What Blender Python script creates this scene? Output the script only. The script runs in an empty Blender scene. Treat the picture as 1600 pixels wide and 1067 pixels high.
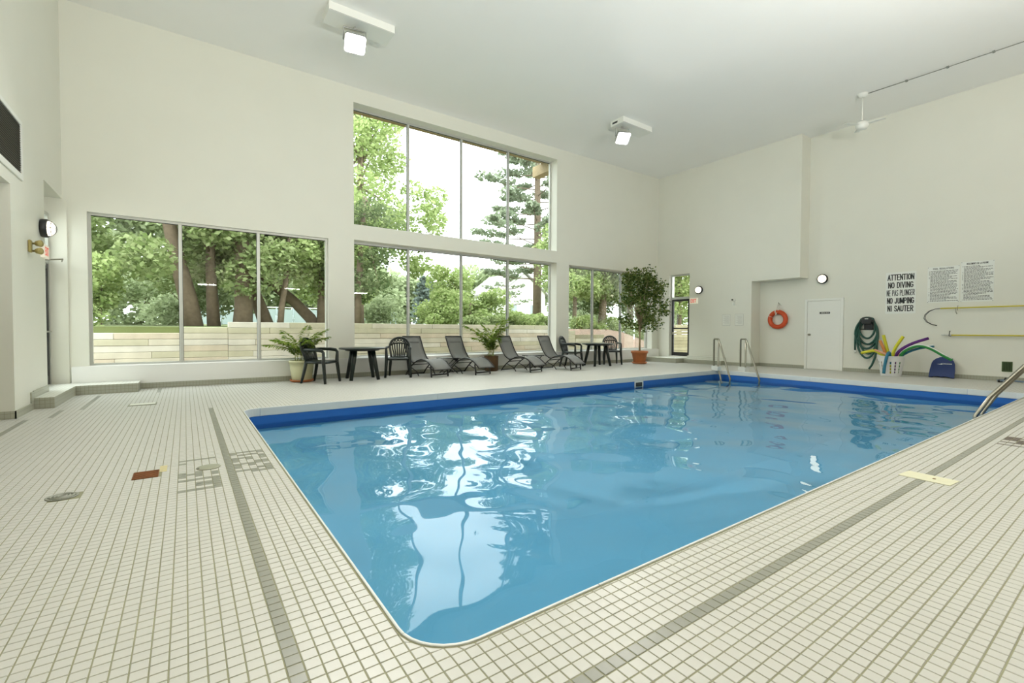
import bpy, math, random
import numpy as np
from mathutils import Vector, Matrix

SC = bpy.context.scene
COL = SC.collection
PI = math.pi

# ------------------------------------------------------------------ camera
H = 1.125
YAW, PITCH, ROLL, FPX = 0.6142, -0.0236, 0.0033, 724.14
cam_data = bpy.data.cameras.new('camera')
cam_data.sensor_width = 36.0
cam_data.lens = FPX / 1600 * 36.0
cam_data.clip_start = 0.05
cam_data.clip_end = 400
cam = bpy.data.objects.new('camera', cam_data)
COL.objects.link(cam)
_f = Vector((math.sin(YAW)*math.cos(PITCH), math.cos(YAW)*math.cos(PITCH), math.sin(PITCH)))
_r = Vector((math.cos(YAW), -math.sin(YAW), 0))
_u = _r.cross(_f)
_r2 = _r*math.cos(ROLL) + _u*math.sin(ROLL)
_u2 = -_r*math.sin(ROLL) + _u*math.cos(ROLL)
cam.matrix_world = Matrix(((_r2.x, _u2.x, -_f.x, 0), (_r2.y, _u2.y, -_f.y, 0), (_r2.z, _u2.z, -_f.z, H), (0, 0, 0, 1)))
SC.camera = cam

# ------------------------------------------------------------------ sky, exposure
world = bpy.data.worlds.new('overcast_sky')
SC.world = world
world.use_nodes = True
bg = world.node_tree.nodes['Background']
bg.inputs[0].default_value = (0.94, 0.97, 1.0, 1)
bg.inputs[1].default_value = 5.9
SC.view_settings.view_transform = 'Standard'
SC.view_settings.look = 'None'
SC.view_settings.gamma = 1
SC.view_settings.use_curve_mapping = False
SC.view_settings.exposure = 0.05
FLOOD_W = 135
FILL_W = 480
cy = SC.cycles
cy.use_denoising = True
cy.max_bounces = 10
cy.diffuse_bounces = 5
cy.use_adaptive_sampling = True
cy.adaptive_threshold = .02
cy.glossy_bounces = 4
cy.transparent_max_bounces = 12
cy.sample_clamp_indirect = 6.0
cy.caustics_reflective = False
cy.caustics_refractive = False

# ------------------------------------------------------------------ materials
def lin(r, g, b):
    f = lambda c: (c/255/12.92 if c/255 <= .04045 else ((c/255+.055)/1.055)**2.4)
    return (f(r), f(g), f(b), 1)

MATS = {}
def mat(name, col, rough=.5, metal=0.0, noise=0.0, nscale=8.0, bump=0.0, bscale=40.0, spec=.5, emit=None, estr=0.0):
    if name in MATS: return MATS[name]
    m = bpy.data.materials.new(name); m.use_nodes = True
    nt = m.node_tree; p = nt.nodes['Principled BSDF']
    p.inputs['Base Color'].default_value = col
    p.inputs['Roughness'].default_value = rough
    p.inputs['Metallic'].default_value = metal
    p.inputs['Specular IOR Level'].default_value = spec
    tc = nt.nodes.new('ShaderNodeTexCoord')
    if noise > 0:
        n = nt.nodes.new('ShaderNodeTexNoise'); n.inputs['Scale'].default_value = nscale; n.inputs['Detail'].default_value = 4
        nt.links.new(tc.outputs['Object'], n.inputs['Vector'])
        mx = nt.nodes.new('ShaderNodeMix'); mx.data_type = 'RGBA'
        k = 1-noise
        mx.inputs[6].default_value = (col[0]*k, col[1]*k, col[2]*k, 1)
        q = 1+noise*.6
        mx.inputs[7].default_value = (min(col[0]*q, 1), min(col[1]*q, 1), min(col[2]*q, 1), 1)
        nt.links.new(n.outputs['Fac'], mx.inputs[0]); nt.links.new(mx.outputs[2], p.inputs['Base Color'])
    if bump > 0:
        n2 = nt.nodes.new('ShaderNodeTexNoise'); n2.inputs['Scale'].default_value = bscale
        nt.links.new(tc.outputs['Object'], n2.inputs['Vector'])
        b = nt.nodes.new('ShaderNodeBump'); b.inputs['Strength'].default_value = bump; b.inputs['Distance'].default_value = .01
        nt.links.new(n2.outputs['Fac'], b.inputs['Height']); nt.links.new(b.outputs['Normal'], p.inputs['Normal'])
    if emit:
        p.inputs['Emission Color'].default_value = emit; p.inputs['Emission Strength'].default_value = estr
    MATS[name] = m
    return m

def tile_grid_mat(name, col, grout, pitch=.053, w=.09):
    """small square tiles drawn on any axis aligned face"""
    m = bpy.data.materials.new(name); m.use_nodes = True
    nt = m.node_tree; L = nt.links; p = nt.nodes['Principled BSDF']; p.inputs['Roughness'].default_value = .35
    geo = nt.nodes.new('ShaderNodeNewGeometry')
    sp = nt.nodes.new('ShaderNodeSeparateXYZ'); L.new(geo.outputs['Position'], sp.inputs[0])
    sn = nt.nodes.new('ShaderNodeSeparateXYZ'); L.new(geo.outputs['Normal'], sn.inputs[0])
    def M(op, a, b=None):
        n = nt.nodes.new('ShaderNodeMath'); n.operation = op
        for i, v in enumerate((a, b)):
            if v is None: continue
            if isinstance(v, (int, float)): n.inputs[i].default_value = v
            else: L.new(v, n.inputs[i])
        return n.outputs[0]
    out = None
    for i in range(3):
        fr = M('FRACT', M('DIVIDE', M('ADD', sp.outputs[i], 100.0), pitch))
        j = M('LESS_THAN', fr, w)
        keep = M('LESS_THAN', M('ABSOLUTE', sn.outputs[i]), .5)
        j = M('MULTIPLY', j, keep)
        out = j if out is None else M('MAXIMUM', out, j)
    mx = nt.nodes.new('ShaderNodeMix'); mx.data_type = 'RGBA'
    mx.inputs[6].default_value = col; mx.inputs[7].default_value = grout
    L.new(out, mx.inputs[0]); L.new(mx.outputs[2], p.inputs['Base Color'])
    MATS[name] = m
    return m

def leaf_mat(name, c1, c2, trans=.45):
    m = bpy.data.materials.new(name); m.use_nodes = True
    nt = m.node_tree; L = nt.links
    for n in list(nt.nodes):
        if n.type != 'OUTPUT_MATERIAL': nt.nodes.remove(n)
    out = nt.nodes['Material Output']
    geo = nt.nodes.new('ShaderNodeNewGeometry')
    mx = nt.nodes.new('ShaderNodeMix'); mx.data_type = 'RGBA'
    mx.inputs[6].default_value = c1; mx.inputs[7].default_value = c2
    L.new(geo.outputs['Random Per Island'], mx.inputs[0])
    d = nt.nodes.new('ShaderNodeBsdfDiffuse'); t = nt.nodes.new('ShaderNodeBsdfTranslucent')
    L.new(mx.outputs[2], d.inputs[0]); L.new(mx.outputs[2], t.inputs[0])
    ms = nt.nodes.new('ShaderNodeMixShader'); ms.inputs[0].default_value = trans
    L.new(d.outputs[0], ms.inputs[1]); L.new(t.outputs[0], ms.inputs[2]); L.new(ms.outputs[0], out.inputs[0])
    MATS[name] = m
    return m

def glass_mat(name, tint=(.97, 1, .98, 1), refl=.3):
    m = bpy.data.materials.new(name); m.use_nodes = True
    nt = m.node_tree; L = nt.links
    for n in list(nt.nodes):
        if n.type != 'OUTPUT_MATERIAL': nt.nodes.remove(n)
    out = nt.nodes['Material Output']
    tr = nt.nodes.new('ShaderNodeBsdfTransparent'); tr.inputs[0].default_value = tint
    gl = nt.nodes.new('ShaderNodeBsdfGlossy'); gl.inputs['Roughness'].default_value = .01
    fr = nt.nodes.new('ShaderNodeFresnel'); fr.inputs[0].default_value = 1.45
    mu = nt.nodes.new('ShaderNodeMath'); mu.operation = 'MULTIPLY'; mu.inputs[1].default_value = refl
    L.new(fr.outputs[0], mu.inputs[0])
    ms = nt.nodes.new('ShaderNodeMixShader')
    L.new(mu.outputs[0], ms.inputs[0]); L.new(tr.outputs[0], ms.inputs[1]); L.new(gl.outputs[0], ms.inputs[2]); L.new(ms.outputs[0], out.inputs[0])
    MATS[name] = m
    return m

def water_mat():
    m = bpy.data.materials.new('water'); m.use_nodes = True
    nt = m.node_tree; L = nt.links
    for n in list(nt.nodes):
        if n.type != 'OUTPUT_MATERIAL': nt.nodes.remove(n)
    out = nt.nodes['Material Output']
    tr = nt.nodes.new('ShaderNodeBsdfTransparent'); tr.inputs[0].default_value = (.82, .95, .98, 1)
    gl = nt.nodes.new('ShaderNodeBsdfGlossy'); gl.inputs['Roughness'].default_value = .02
    fr = nt.nodes.new('ShaderNodeFresnel'); fr.inputs[0].default_value = 1.34
    ms = nt.nodes.new('ShaderNodeMixShader')
    L.new(fr.outputs[0], ms.inputs[0]); L.new(tr.outputs[0], ms.inputs[1]); L.new(gl.outputs[0], ms.inputs[2]); L.new(ms.outputs[0], out.inputs[0])
    MATS['water'] = m
    return m

WALL = mat('wall_paint', (.765, .765, .68, 1), .42, noise=.03, nscale=1.5, bump=.02, bscale=60)
CEIL = mat('ceiling_paint', (.90, .895, .865, 1), .55, noise=.02, nscale=1.2)
WHITE = mat('white_paint', (.82, .83, .78, 1), .4)
TRIMW = mat('sill_paint', (.83, .83, .80, 1), .35)
ALU = mat('window_aluminium', (.52, .53, .49, 1), .38, metal=.35)
ALUD = mat('dark_gasket', (.03, .03, .03, 1), .5)
TILEW = mat('tile_white', (.51, .508, .468, 1), .42, noise=.06, nscale=5)
TILEG = mat('tile_grey', (.245, .25, .21, 1), .32, noise=.08, nscale=9)
TILEB = mat('tile_brown', (.09, .065, .05, 1), .35, noise=.2, nscale=9)
GROUT = mat('grout', (.27, .27, .17, 1), .9, noise=.3, nscale=3)
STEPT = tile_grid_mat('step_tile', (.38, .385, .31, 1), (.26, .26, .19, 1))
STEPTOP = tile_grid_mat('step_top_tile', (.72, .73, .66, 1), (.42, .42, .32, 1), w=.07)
GLASS = glass_mat('window_glass')
WATER = water_mat()
LINER = mat('pool_liner', (.14, .40, .61, 1), .5, noise=.12, nscale=.8)
BAND = mat('pool_band', (.018, .13, .46, 1), .35, noise=.08, nscale=3)
COPING = mat('coping_white', (.66, .68, .66, 1), .35)
STEEL = mat('stainless_steel', (.30, .29, .235, 1), .30, metal=1)
GREENP = mat('dark_green_plastic', (.004, .010, .0075, 1), .34)
BLACKP = mat('black_metal', (.012, .012, .012, 1), .4)
SLING = mat('grey_sling_fabric', (.20, .205, .195, 1), .65, noise=.12, nscale=120)
ORANGE = mat('orange_ring', (.62, .075, .012, 1), .45, noise=.1, nscale=12)
ROPE = mat('white_rope', (.75, .73, .66, 1), .7)
TERRA = mat('terracotta', (.50, .17, .06, 1), .7, noise=.15, nscale=10)
CREAM = mat('cream_pot', (.62, .61, .38, 1), .55, noise=.06, nscale=6)
SOIL = mat('soil', (.06, .04, .025, 1), .95, noise=.4, nscale=30)
WICKER = mat('brown_basket', (.10, .055, .02, 1), .8, noise=.5, nscale=25, bump=.6, bscale=60)
BARK = mat('bark', (.19, .14, .095, 1), .9, noise=.4, nscale=7, bump=.6, bscale=14)
FBARK = mat('ficus_bark', (.36, .29, .17, 1), .85, noise=.25, nscale=14)
TIMBER = [mat('weathered_timber_%d' % i, c, .85, noise=.35, nscale=2.2, bump=.3, bscale=30) for i, c in enumerate(
    [(.53, .50, .39, 1), (.58, .56, .47, 1), (.47, .45, .32, 1), (.51, .45, .34, 1)])]
GRASS = mat('grass', (.15, .18, .06, 1), .95, noise=.45, nscale=.7)  # green darkened to carry the shade of the trees
MULCH = mat('mulch', (.24, .165, .12, 1), .95, noise=.4, nscale=5)
LEAF_MAPLE = leaf_mat('maple_leaves', (.19, .26, .09, 1), (.44, .50, .26, 1))
LEAF_LIME = leaf_mat('lime_leaves', (.25, .34, .11, 1), (.50, .57, .28, 1))
LEAF_DARK = leaf_mat('dark_leaves', (.09, .14, .055, 1), (.24, .29, .14, 1))
LEAF_PINE = leaf_mat('pine_needles', (.19, .24, .15, 1), (.36, .40, .29, 1), .35)
LEAF_BLUE = leaf_mat('spruce_needles', (.22, .28, .26, 1), (.40, .46, .44, 1), .3)
LEAF_FIC = leaf_mat('ficus_leaves', (.035, .08, .022, 1), (.21, .26, .08, 1), .35)
LEAF_PALM = leaf_mat('palm_leaves', (.10, .20, .03, 1), (.34, .42, .10, 1), .35)
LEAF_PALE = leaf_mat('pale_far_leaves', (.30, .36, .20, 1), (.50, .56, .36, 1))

# ------------------------------------------------------------------ mesh builder
class MB:
    def __init__(s): s.v = []; s.f = []; s.m = []; s.sm = []
    def add(s, vs, fs, mi=0, smooth=False):
        o = len(s.v); s.v += [tuple(v) for v in vs]
        for f in fs: s.f.append(tuple(i+o for i in f)); s.m.append(mi); s.sm.append(smooth)
        return s
    def box(s, x0, x1, y0, y1, z0, z1, mi=0):
        v = [(x0,y0,z0),(x1,y0,z0),(x1,y1,z0),(x0,y1,z0),(x0,y0,z1),(x1,y0,z1),(x1,y1,z1),(x0,y1,z1)]
        return s.add(v, [(0,3,2,1),(4,5,6,7),(0,1,5,4),(1,2,6,5),(2,3,7,6),(3,0,4,7)], mi)
    def bbox(s, x0, x1, y0, y1, z0, z1, b=.004, mi=0):
        """box with chamfered edges"""
        X = [(x0, x0+b), (x1, x1-b)]; Y = [(y0, y0+b), (y1, y1-b)]; Z = [(z0, z0+b), (z1, z1-b)]
        vs = []; ix = {}
        for i in (0, 1):
            for j in (0, 1):
                for k in (0, 1):
                    for a in range(3):
                        p = (X[i][0 if a == 0 else 1], Y[j][0 if a == 1 else 1], Z[k][0 if a == 2 else 1])
                        ix[(i, j, k, a)] = len(vs); vs.append(p)
        fs = []
        def q(*ks): fs.append(tuple(ix[k] for k in ks))
        for i in (0, 1):
            q((i,0,0,0),(i,1,0,0),(i,1,1,0),(i,0,1,0)); q((0,i,0,1),(1,i,0,1),(1,i,1,1),(0,i,1,1)); q((0,0,i,2),(1,0,i,2),(1,1,i,2),(0,1,i,2))
        for i in (0, 1):
            for j in (0, 1):
                q((0,i,j,1),(1,i,j,1),(1,i,j,2),(0,i,j,2)); q((i,0,j,0),(i,1,j,0),(i,1,j,2),(i,0,j,2)); q((i,j,0,0),(i,j,1,0),(i,j,1,1),(i,j,0,1))
                for k in (0, 1): fs.append((ix[(i,j,k,0)], ix[(i,j,k,1)], ix[(i,j,k,2)]))
        return s.add(vs, fs, mi)
    def tube(s, pts, r, n=8, mi=0, caps=True, closed=False, sx=1.0):
        pts = [Vector(p) for p in pts]; N = len(pts)
        rr = r if isinstance(r, (list, tuple)) else [r]*N
        vs = []; up = None
        for i in range(N):
            if closed: t = (pts[(i+1) % N]-pts[i-1])
            else: t = pts[min(i+1, N-1)]-pts[max(i-1, 0)]
            if t.length < 1e-9: t = Vector((0, 0, 1))
            t.normalize()
            if up is None:
                a = Vector((0, 0, 1)) if abs(t.z) < .9 else Vector((1, 0, 0))
                up = (a-t*a.dot(t)).normalized()
            else:
                up = up-t*up.dot(t)
                up = up.normalized() if up.length > 1e-6 else Vector((1, 0, 0))
            sd = t.cross(up)
            for k in range(n):
                an = 2*PI*k/n
                vs.append(pts[i]+(up*math.cos(an)+sd*math.sin(an)*sx)*rr[i])
        fs = []
        for i in range(N if closed else N-1):
            j = (i+1) % N
            for k in range(n): fs.append((i*n+k, i*n+(k+1) % n, j*n+(k+1) % n, j*n+k))
        s.add(vs, fs, mi, True)
        if caps and not closed:
            o = len(s.v)-len(vs)
            s.f.append(tuple(o+k for k in reversed(range(n)))); s.m.append(mi); s.sm.append(False)
            s.f.append(tuple(o+(N-1)*n+k for k in range(n))); s.m.append(mi); s.sm.append(False)
        return s
    def lathe(s, prof, c=(0, 0, 0), n=24, mi=0, smooth=True, axis='z', capb=True, capt=True):
        vs = []
        for (r, z) in prof:
            for k in range(n):
                a = 2*PI*k/n
                x, y = r*math.cos(a), r*math.sin(a)
                p = (x, y, z) if axis == 'z' else ((z, x, y) if axis == 'x' else (x, z, y))
                vs.append((c[0]+p[0], c[1]+p[1], c[2]+p[2]))
        fs = []
        for i in range(len(prof)-1):
            for k in range(n): fs.append((i*n+k, i*n+(k+1) % n, (i+1)*n+(k+1) % n, (i+1)*n+k))
        s.add(vs, fs, mi, smooth)
        o = len(s.v)-len(vs)
        if capb and prof[0][0] > 1e-6: s.f.append(tuple(o+k for k in reversed(range(n)))); s.m.append(mi); s.sm.append(False)
        if capt and prof[-1][0] > 1e-6: s.f.append(tuple(o+(len(prof)-1)*n+k for k in range(n))); s.m.append(mi); s.sm.append(False)
        return s
    def prism(s, poly, h0, h1, axis='z', mi=0):
        n = len(poly)
        P = lambda u, v, w: (u, v, w) if axis == 'z' else ((w, u, v) if axis == 'x' else (u, w, v))
        vs = [P(u, v, h0) for u, v in poly]+[P(u, v, h1) for u, v in poly]
        fs = [tuple(reversed(range(n))), tuple(range(n, 2*n))]+[(i, (i+1) % n, n+(i+1) % n, n+i) for i in range(n)]
        return s.add(vs, fs, mi)
    def sheet(s, rows, th, mi=0):
        """grid of points given a thickness along its normals"""
        R, C_ = len(rows), len(rows[0])
        g = [[Vector(p) for p in r] for r in rows]
        nr = []
        for i in range(R):
            for j in range(C_):
                a = g[min(i+1, R-1)][j]-g[max(i-1, 0)][j]; b = g[i][min(j+1, C_-1)]-g[i][max(j-1, 0)]
                nr.append(a.cross(b).normalized())
        top = [g[i][j]+nr[i*C_+j]*th/2 for i in range(R) for j in range(C_)]
        bot = [g[i][j]-nr[i*C_+j]*th/2 for i in range(R) for j in range(C_)]
        N = R*C_; fs = []
        for i in range(R-1):
            for j in range(C_-1):
                a, b, c, d = i*C_+j, i*C_+j+1, (i+1)*C_+j+1, (i+1)*C_+j
                fs.append((a, d, c, b)); fs.append((N+a, N+b, N+c, N+d))
        ring = [j for j in range(C_)]+[i*C_+C_-1 for i in range(1, R)]+[(R-1)*C_+j for j in reversed(range(C_-1))]+[i*C_ for i in reversed(range(1, R-1))]
        for a, b in zip(ring, ring[1:]+ring[:1]): fs.append((a, b, N+b, N+a))
        return s.add(top+bot, fs, mi, True)
    def mesh(s, name, mats):
        me = bpy.data.meshes.new(name)
        me.from_pydata(s.v, [], s.f)
        for m in (mats if isinstance(mats, (list, tuple)) else [mats]): me.materials.append(m)
        me.polygons.foreach_set('material_index', s.m)
        me.polygons.foreach_set('use_smooth', s.sm)
        me.update()
        return me
    def build(s, name, mats, parent=None):
        return link(name, s.mesh(name, mats), parent)

def link(name, me, parent=None):
    o = bpy.data.objects.new(name, me); COL.objects.link(o)
    if parent is not None: o.parent = parent
    return o
def tag(o, label, cat, group=None, kind=None):
    o['label'] = label; o['category'] = cat
    if group: o['group'] = group
    if kind: o['kind'] = kind
    return o
def thing(name, label, cat, loc=(0, 0, 0), rz=0, group=None):
    o = bpy.data.objects.new(name, None); COL.objects.link(o)
    o.empty_display_size = .1
    o.location = loc; o.rotation_euler = (0, 0, rz)
    return tag(o, label, cat, group)
def structure(o):
    o['kind'] = 'structure'; return o
def sempty(name):
    o = bpy.data.objects.new(name, None); COL.objects.link(o); return structure(o)
def dup(root, loc, rz, label, group=None):
    r = root.copy(); COL.objects.link(r); r.location = loc; r.rotation_euler = (0, 0, rz); r['label'] = label
    if group: r['group'] = group
    for ch in list(root.children):
        c = ch.copy(); COL.objects.link(c); c.parent = r
        for g in list(ch.children):
            d = g.copy(); COL.objects.link(d); d.parent = c
    return r
def np_mesh(name, verts, faces4, mats, mi=None):
    """fast quad mesh from numpy arrays"""
    me = bpy.data.meshes.new(name)
    nv, nf = len(verts), len(faces4)
    me.vertices.add(nv); me.vertices.foreach_set('co', np.asarray(verts, np.float32).ravel())
    me.loops.add(nf*4); me.loops.foreach_set('vertex_index', np.asarray(faces4, np.int32).ravel())
    me.polygons.add(nf); me.polygons.foreach_set('loop_start', np.arange(0, nf*4, 4, dtype=np.int32))
    for m in (mats if isinstance(mats, (list, tuple)) else [mats]): me.materials.append(m)
    if mi is not None: me.polygons.foreach_set('material_index', np.asarray(mi, np.int32))
    me.polygons.foreach_set('use_smooth', np.zeros(nf, bool))
    me.update(calc_edges=True); me.validate()
    return me
_O = [(.5, 1), (.2, .93), (.03, .72), (.03, .28), (.2, .07), (.5, 0), (.8, .07), (.97, .28), (.97, .72), (.8, .93), (.5, 1)]
GLYPH = {
    'A': [[(0, 0), (.5, 1), (1, 0)], [(.2, .34), (.8, .34)]], 'C': [[(.95, .75), (.78, .94), (.5, 1), (.2, .93), (.03, .72), (.03, .28), (.2, .07), (.5, 0), (.78, .06), (.95, .25)]],
    'D': [[(.06, 0), (.06, 1), (.5, 1), (.82, .9), (.97, .68), (.97, .32), (.82, .1), (.5, 0), (.06, 0)]], 'E': [[(.92, 0), (.08, 0), (.08, 1), (.92, 1)], [(.08, .52), (.82, .52)]],
    'G': [[(.93, .77), (.76, .94), (.5, 1), (.2, .93), (.03, .72), (.03, .28), (.2, .07), (.5, 0), (.78, .06), (.95, .22), (.95, .46), (.55, .46)]], 'I': [[(.5, 0), (.5, 1)]],
    'J': [[(.75, 1), (.75, .25), (.62, .05), (.4, 0), (.18, .06), (.08, .28)]], 'L': [[(.08, 1), (.08, 0), (.92, 0)]], 'M': [[(.04, 0), (.04, 1), (.5, .15), (.96, 1), (.96, 0)]],
    'N': [[(.06, 0), (.06, 1), (.94, 0), (.94, 1)]], 'O': [_O], 'P': [[(.08, 0), (.08, 1), (.6, 1), (.88, .92), (.95, .73), (.88, .54), (.6, .46), (.08, .46)]],
    'R': [[(.08, 0), (.08, 1), (.6, 1), (.88, .92), (.95, .74), (.88, .56), (.6, .48), (.08, .48)], [(.55, .48), (.96, 0)]],
    'S': [[(.9, .78), (.75, .95), (.5, 1), (.22, .95), (.08, .77), (.2, .58), (.5, .5), (.8, .42), (.94, .23), (.78, .05), (.5, 0), (.2, .05), (.06, .23)]],
    'T': [[(0, 1), (1, 1)], [(.5, 1), (.5, 0)]], 'U': [[(.06, 1), (.06, .26), (.2, .06), (.5, 0), (.8, .06), (.94, .26), (.94, 1)]], 'V': [[(0, 1), (.5, 0), (1, 1)]], 'X': [[(0, 0), (1, 1)], [(0, 1), (1, 0)]],
}
def text_mesh(txt, width, height, th, word=None):
    """block lettering centred on the origin in the x-y plane; th = stroke width"""
    wid = {'I': .34, ' ': .55, 'M': 1.18}
    adv = [wid.get(c, 1.0) for c in txt]; gap = .34
    tot = sum(adv)+gap*(len(txt)-1); k = (width-th)/tot
    mb = MB(); x = 0; H_ = height-th; wi = 0
    for c, a in zip(txt, adv):
        if c == ' ': wi += 1
        if word is not None and wi != word: x += a+gap; continue
        for line in GLYPH.get(c, []):
            P_ = [((x+(u*a if c != 'I' else a/2))*k-(width-th)/2, (v-.5)*H_) for u, v in line]
            for (x0, y0), (x1, y1) in zip(P_, P_[1:]):
                L_ = math.hypot(x1-x0, y1-y0)
                if L_ < 1e-6: continue
                dx, dy = (x1-x0)/L_, (y1-y0)/L_; e = th*(.5 if len(P_) < 6 else .18); n = th/2
                mb.add([(x0-dx*e-dy*n, y0-dy*e+dx*n, 0), (x0-dx*e+dy*n, y0-dy*e-dx*n, 0), (x1+dx*e+dy*n, y1+dy*e-dx*n, 0), (x1+dx*e-dy*n, y1+dy*e+dx*n, 0)], [(0, 1, 2, 3)])
        x += a+gap
    return mb.mesh('lettering', BLACKINK)
# text on the far wall faces -x: local x -> -y, local y -> z
ROT_END = (PI/2, 0, -PI/2)
BLACKINK = mat('black_ink', (.02, .02, .02, 1), .6)

# ================================================================== SETTING
YW = 11.3           # window wall
X1, X2 = 14.8, 15.35  # far end wall: proud part and recessed part
XL = -1.75          # left wall
YN = -1.6           # wall behind the camera
ZC = 6.9
PX0, PX1, PY0, PY1 = .643, 12.6, 1.43, 7.5    # pool
PR = .22
P = .053
GX0, GY0 = .261, 1.037   # tile grid phase

def rrect(x0, x1, y0, y1, r, n=6):
    pts = []
    for cx, cy_, a0 in ((x1-r, y1-r, 0), (x0+r, y1-r, 90), (x0+r, y0+r, 180), (x1-r, y0+r, 270)):
        for k in range(n+1):
            a = math.radians(a0+90*k/n); pts.append((cx+r*math.cos(a), cy_+r*math.sin(a)))
    return pts

# ---- floor: grout bed with the pool cut out, tiles laid on it
def build_floor():
    ring = rrect(PX0, PX1, PY0, PY1, PR)
    x0, x1, y0, y1 = -4.6, X2, YN, YW
    n = len(ring); q = n//4
    mb = MB()
    outer = [(x1, y1), (x0, y1), (x0, y0), (x1, y0)]
    z = -.0022
    vs = [(a, b, z) for a, b in ring]+[(a, b, z) for a, b in outer]
    fs = []
    for c in range(4):
        for k in range(q-1): fs.append((n+c, c*q+k+1, c*q+k))
        a = c*q+q-1; b = ((c+1) % 4)*q
        fs.append((n+c, n+(c+1) % 4, b, a))
    fs = [tuple(reversed(f)) for f in fs]
    mb.add(vs, fs)
    fl = structure(mb.build('floor', GROUT))
    # tile grid
    nx0, nx1 = int(math.floor((-4.6-GX0)/P)), int(math.ceil((X2-GX0)/P))
    ny0, ny1 = int(math.floor((YN-GY0)/P)), int(math.ceil((YW-.08-GY0)/P))
    I, J = np.meshgrid(np.arange(nx0, nx1), np.arange(ny0, ny1), indexing='ij')
    I = I.ravel(); J = J.ravel()
    cx = GX0+(I+.5)*P; cyy = GY0+(J+.5)*P
    jt = .0046
    hx = np.full(len(cx), (P-jt)/2); hy = hx.copy()
    ax0, ax1, ay0, ay1 = cx-hx, cx+hx, cyy-hy, cyy+hy
    e = .010      # coping lip
    inside = (ax0 > PX0-e) & (ax1 < PX1+e) & (ay0 > PY0-e) & (ay1 < PY1+e)
    # trim tiles cut by the pool edge
    iny = (ay1 > PY0-e) & (ay0 < PY1+e); inx = (ax1 > PX0-e) & (ax0 < PX1+e)
    cutL = iny & (ax0 < PX0-e) & (ax1 > PX0-e); cutR = iny & (ax1 > PX1+e) & (ax0 < PX1+e)
    cutB = inx & (ay0 < PY0-e) & (ay1 > PY0-e); cutT = inx & (ay1 > PY1+e) & (ay0 < PY1+e)
    oc = {'BL': cutL & cutB, 'BR': cutR & cutB, 'TL': cutL & cutT, 'TR': cutR & cutT}
    anyc = oc['BL'] | oc['BR'] | oc['TL'] | oc['TR']
    sl = ~anyc
    ax1 = np.where(cutL & sl, PX0-e-.003, ax1); ax0 = np.where(cutR & sl, PX1+e+.003, ax0)
    ay1 = np.where(cutB & sl, PY0-e-.003, ay1); ay0 = np.where(cutT & sl, PY1+e+.003, ay0)
    qx = np.abs(cx-(PX0+PX1)/2)-((PX1-PX0)/2-PR); qy = np.abs(cyy-(PY0+PY1)/2)-((PY1-PY0)/2-PR)
    sdc = np.hypot(np.maximum(qx, 0), np.maximum(qy, 0))-PR
    corner = (qx > -.03) & (qy > -.03)
    ax0 = np.where(corner, cx-hx, ax0); ax1 = np.where(corner, cx+hx, ax1); ay0 = np.where(corner, cyy-hy, ay0); ay1 = np.where(corner, cyy+hy, ay1)
    inside = np.where(corner, sdc < -.016, inside)
    partial = corner & (sdc < .05)
    small = ((ax1-ax0) < .006) | ((ay1-ay0) < .006)
    keep = ~inside & ~small & ~(anyc & False)
    keep &= ~((cx < XL-.02) & (cyy > 8.3))        # under the left wall
    keep &= ~((cx > X1+.02) & (cyy > 7.75))
    # colours
    gcol = np.zeros(len(cx), int)
    gcol[(I == 0) & (J >= 0) & (cyy < 7.95)] = 1
    gcol[(J == 0) & (I >= 0) & (cx < 14.2)] = 1
    # outer grey line around the left doorway
    def near(v, t): return np.abs(v-t) < P*.51
    gcol[near(cx, -1.60) & (cyy < 8.12)] = 1
    gcol[near(cx, -1.43) & (cyy > 8.12) & (cyy < 8.85)] = 1
    gcol[near(cx, -1.22) & (cyy > 8.72) & (cyy < 10.4)] = 1
    gcol[near(cx, -.38) & (cyy > 10.35) & (cyy < 11.1)] = 1
    m2 = ['11111', '10001', '01110', '00001', '11101', '10101', '10000', '00011', '11111', '10100', '10001', '00011', '11101', '00111']
    m1 = {1: '11111', 3: '10000', 9: '10100', 10: '11101', 11: '10101', 13: '11111', 14: '00001', 15: '00111', 16: '00111', 17: '00001', 18: '11111'}
    mr = {0: '11111', 3: '11111', 4: '00110', 5: '00111', 6: '11111', 7: '11111', 8: '11001', 9: '11111', 10: '11010'}
    rows = {}
    jr = lambda r: int(round((4.93-(r+1)*P-GY0)/P))
    for r, s_ in enumerate(m2):
        for k, ch in enumerate(s_):
            if ch == '1': rows[(1+k, jr(r))] = 1
    for r, s_ in m1.items():
        for k, ch in enumerate(s_):
            if ch == '1': rows[(-6+k, jr(r))] = 1
    ir = int(round((6.67-GX0)/P))
    for r, s_ in mr.items():
        for k, ch in enumerate(s_):
            if ch == '1': rows[(ir+r, -2-k)] = 2
    for q_, (i, j) in enumerate(zip(I, J)):
        v = rows.get((int(i), int(j)))
        if v: gcol[q_] = v
    # drains laid flush: leave their tiles out
    for dx, dy, rx, ry in ((-.26, 4.535, .075, .10), (-.687, 4.26, .075, .075)):
        keep &= ~((np.abs(cx-dx) < rx) & (np.abs(cyy-dy) < ry))
    idx = np.nonzero(keep)[0]
    # the 300 that show largest: nearest to the camera inside its view
    d = np.array([_f.x, _f.y]); rt = np.array([_r.x, _r.y])
    dep = cx*d[0]*1.0+cyy*d[1]; lat = cx*rt[0]+cyy*rt[1]
    py = 533.5+FPX*(H/np.maximum(dep, .01)+math.tan(PITCH))
    px = 800+FPX*lat/np.maximum(dep, .01)
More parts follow.
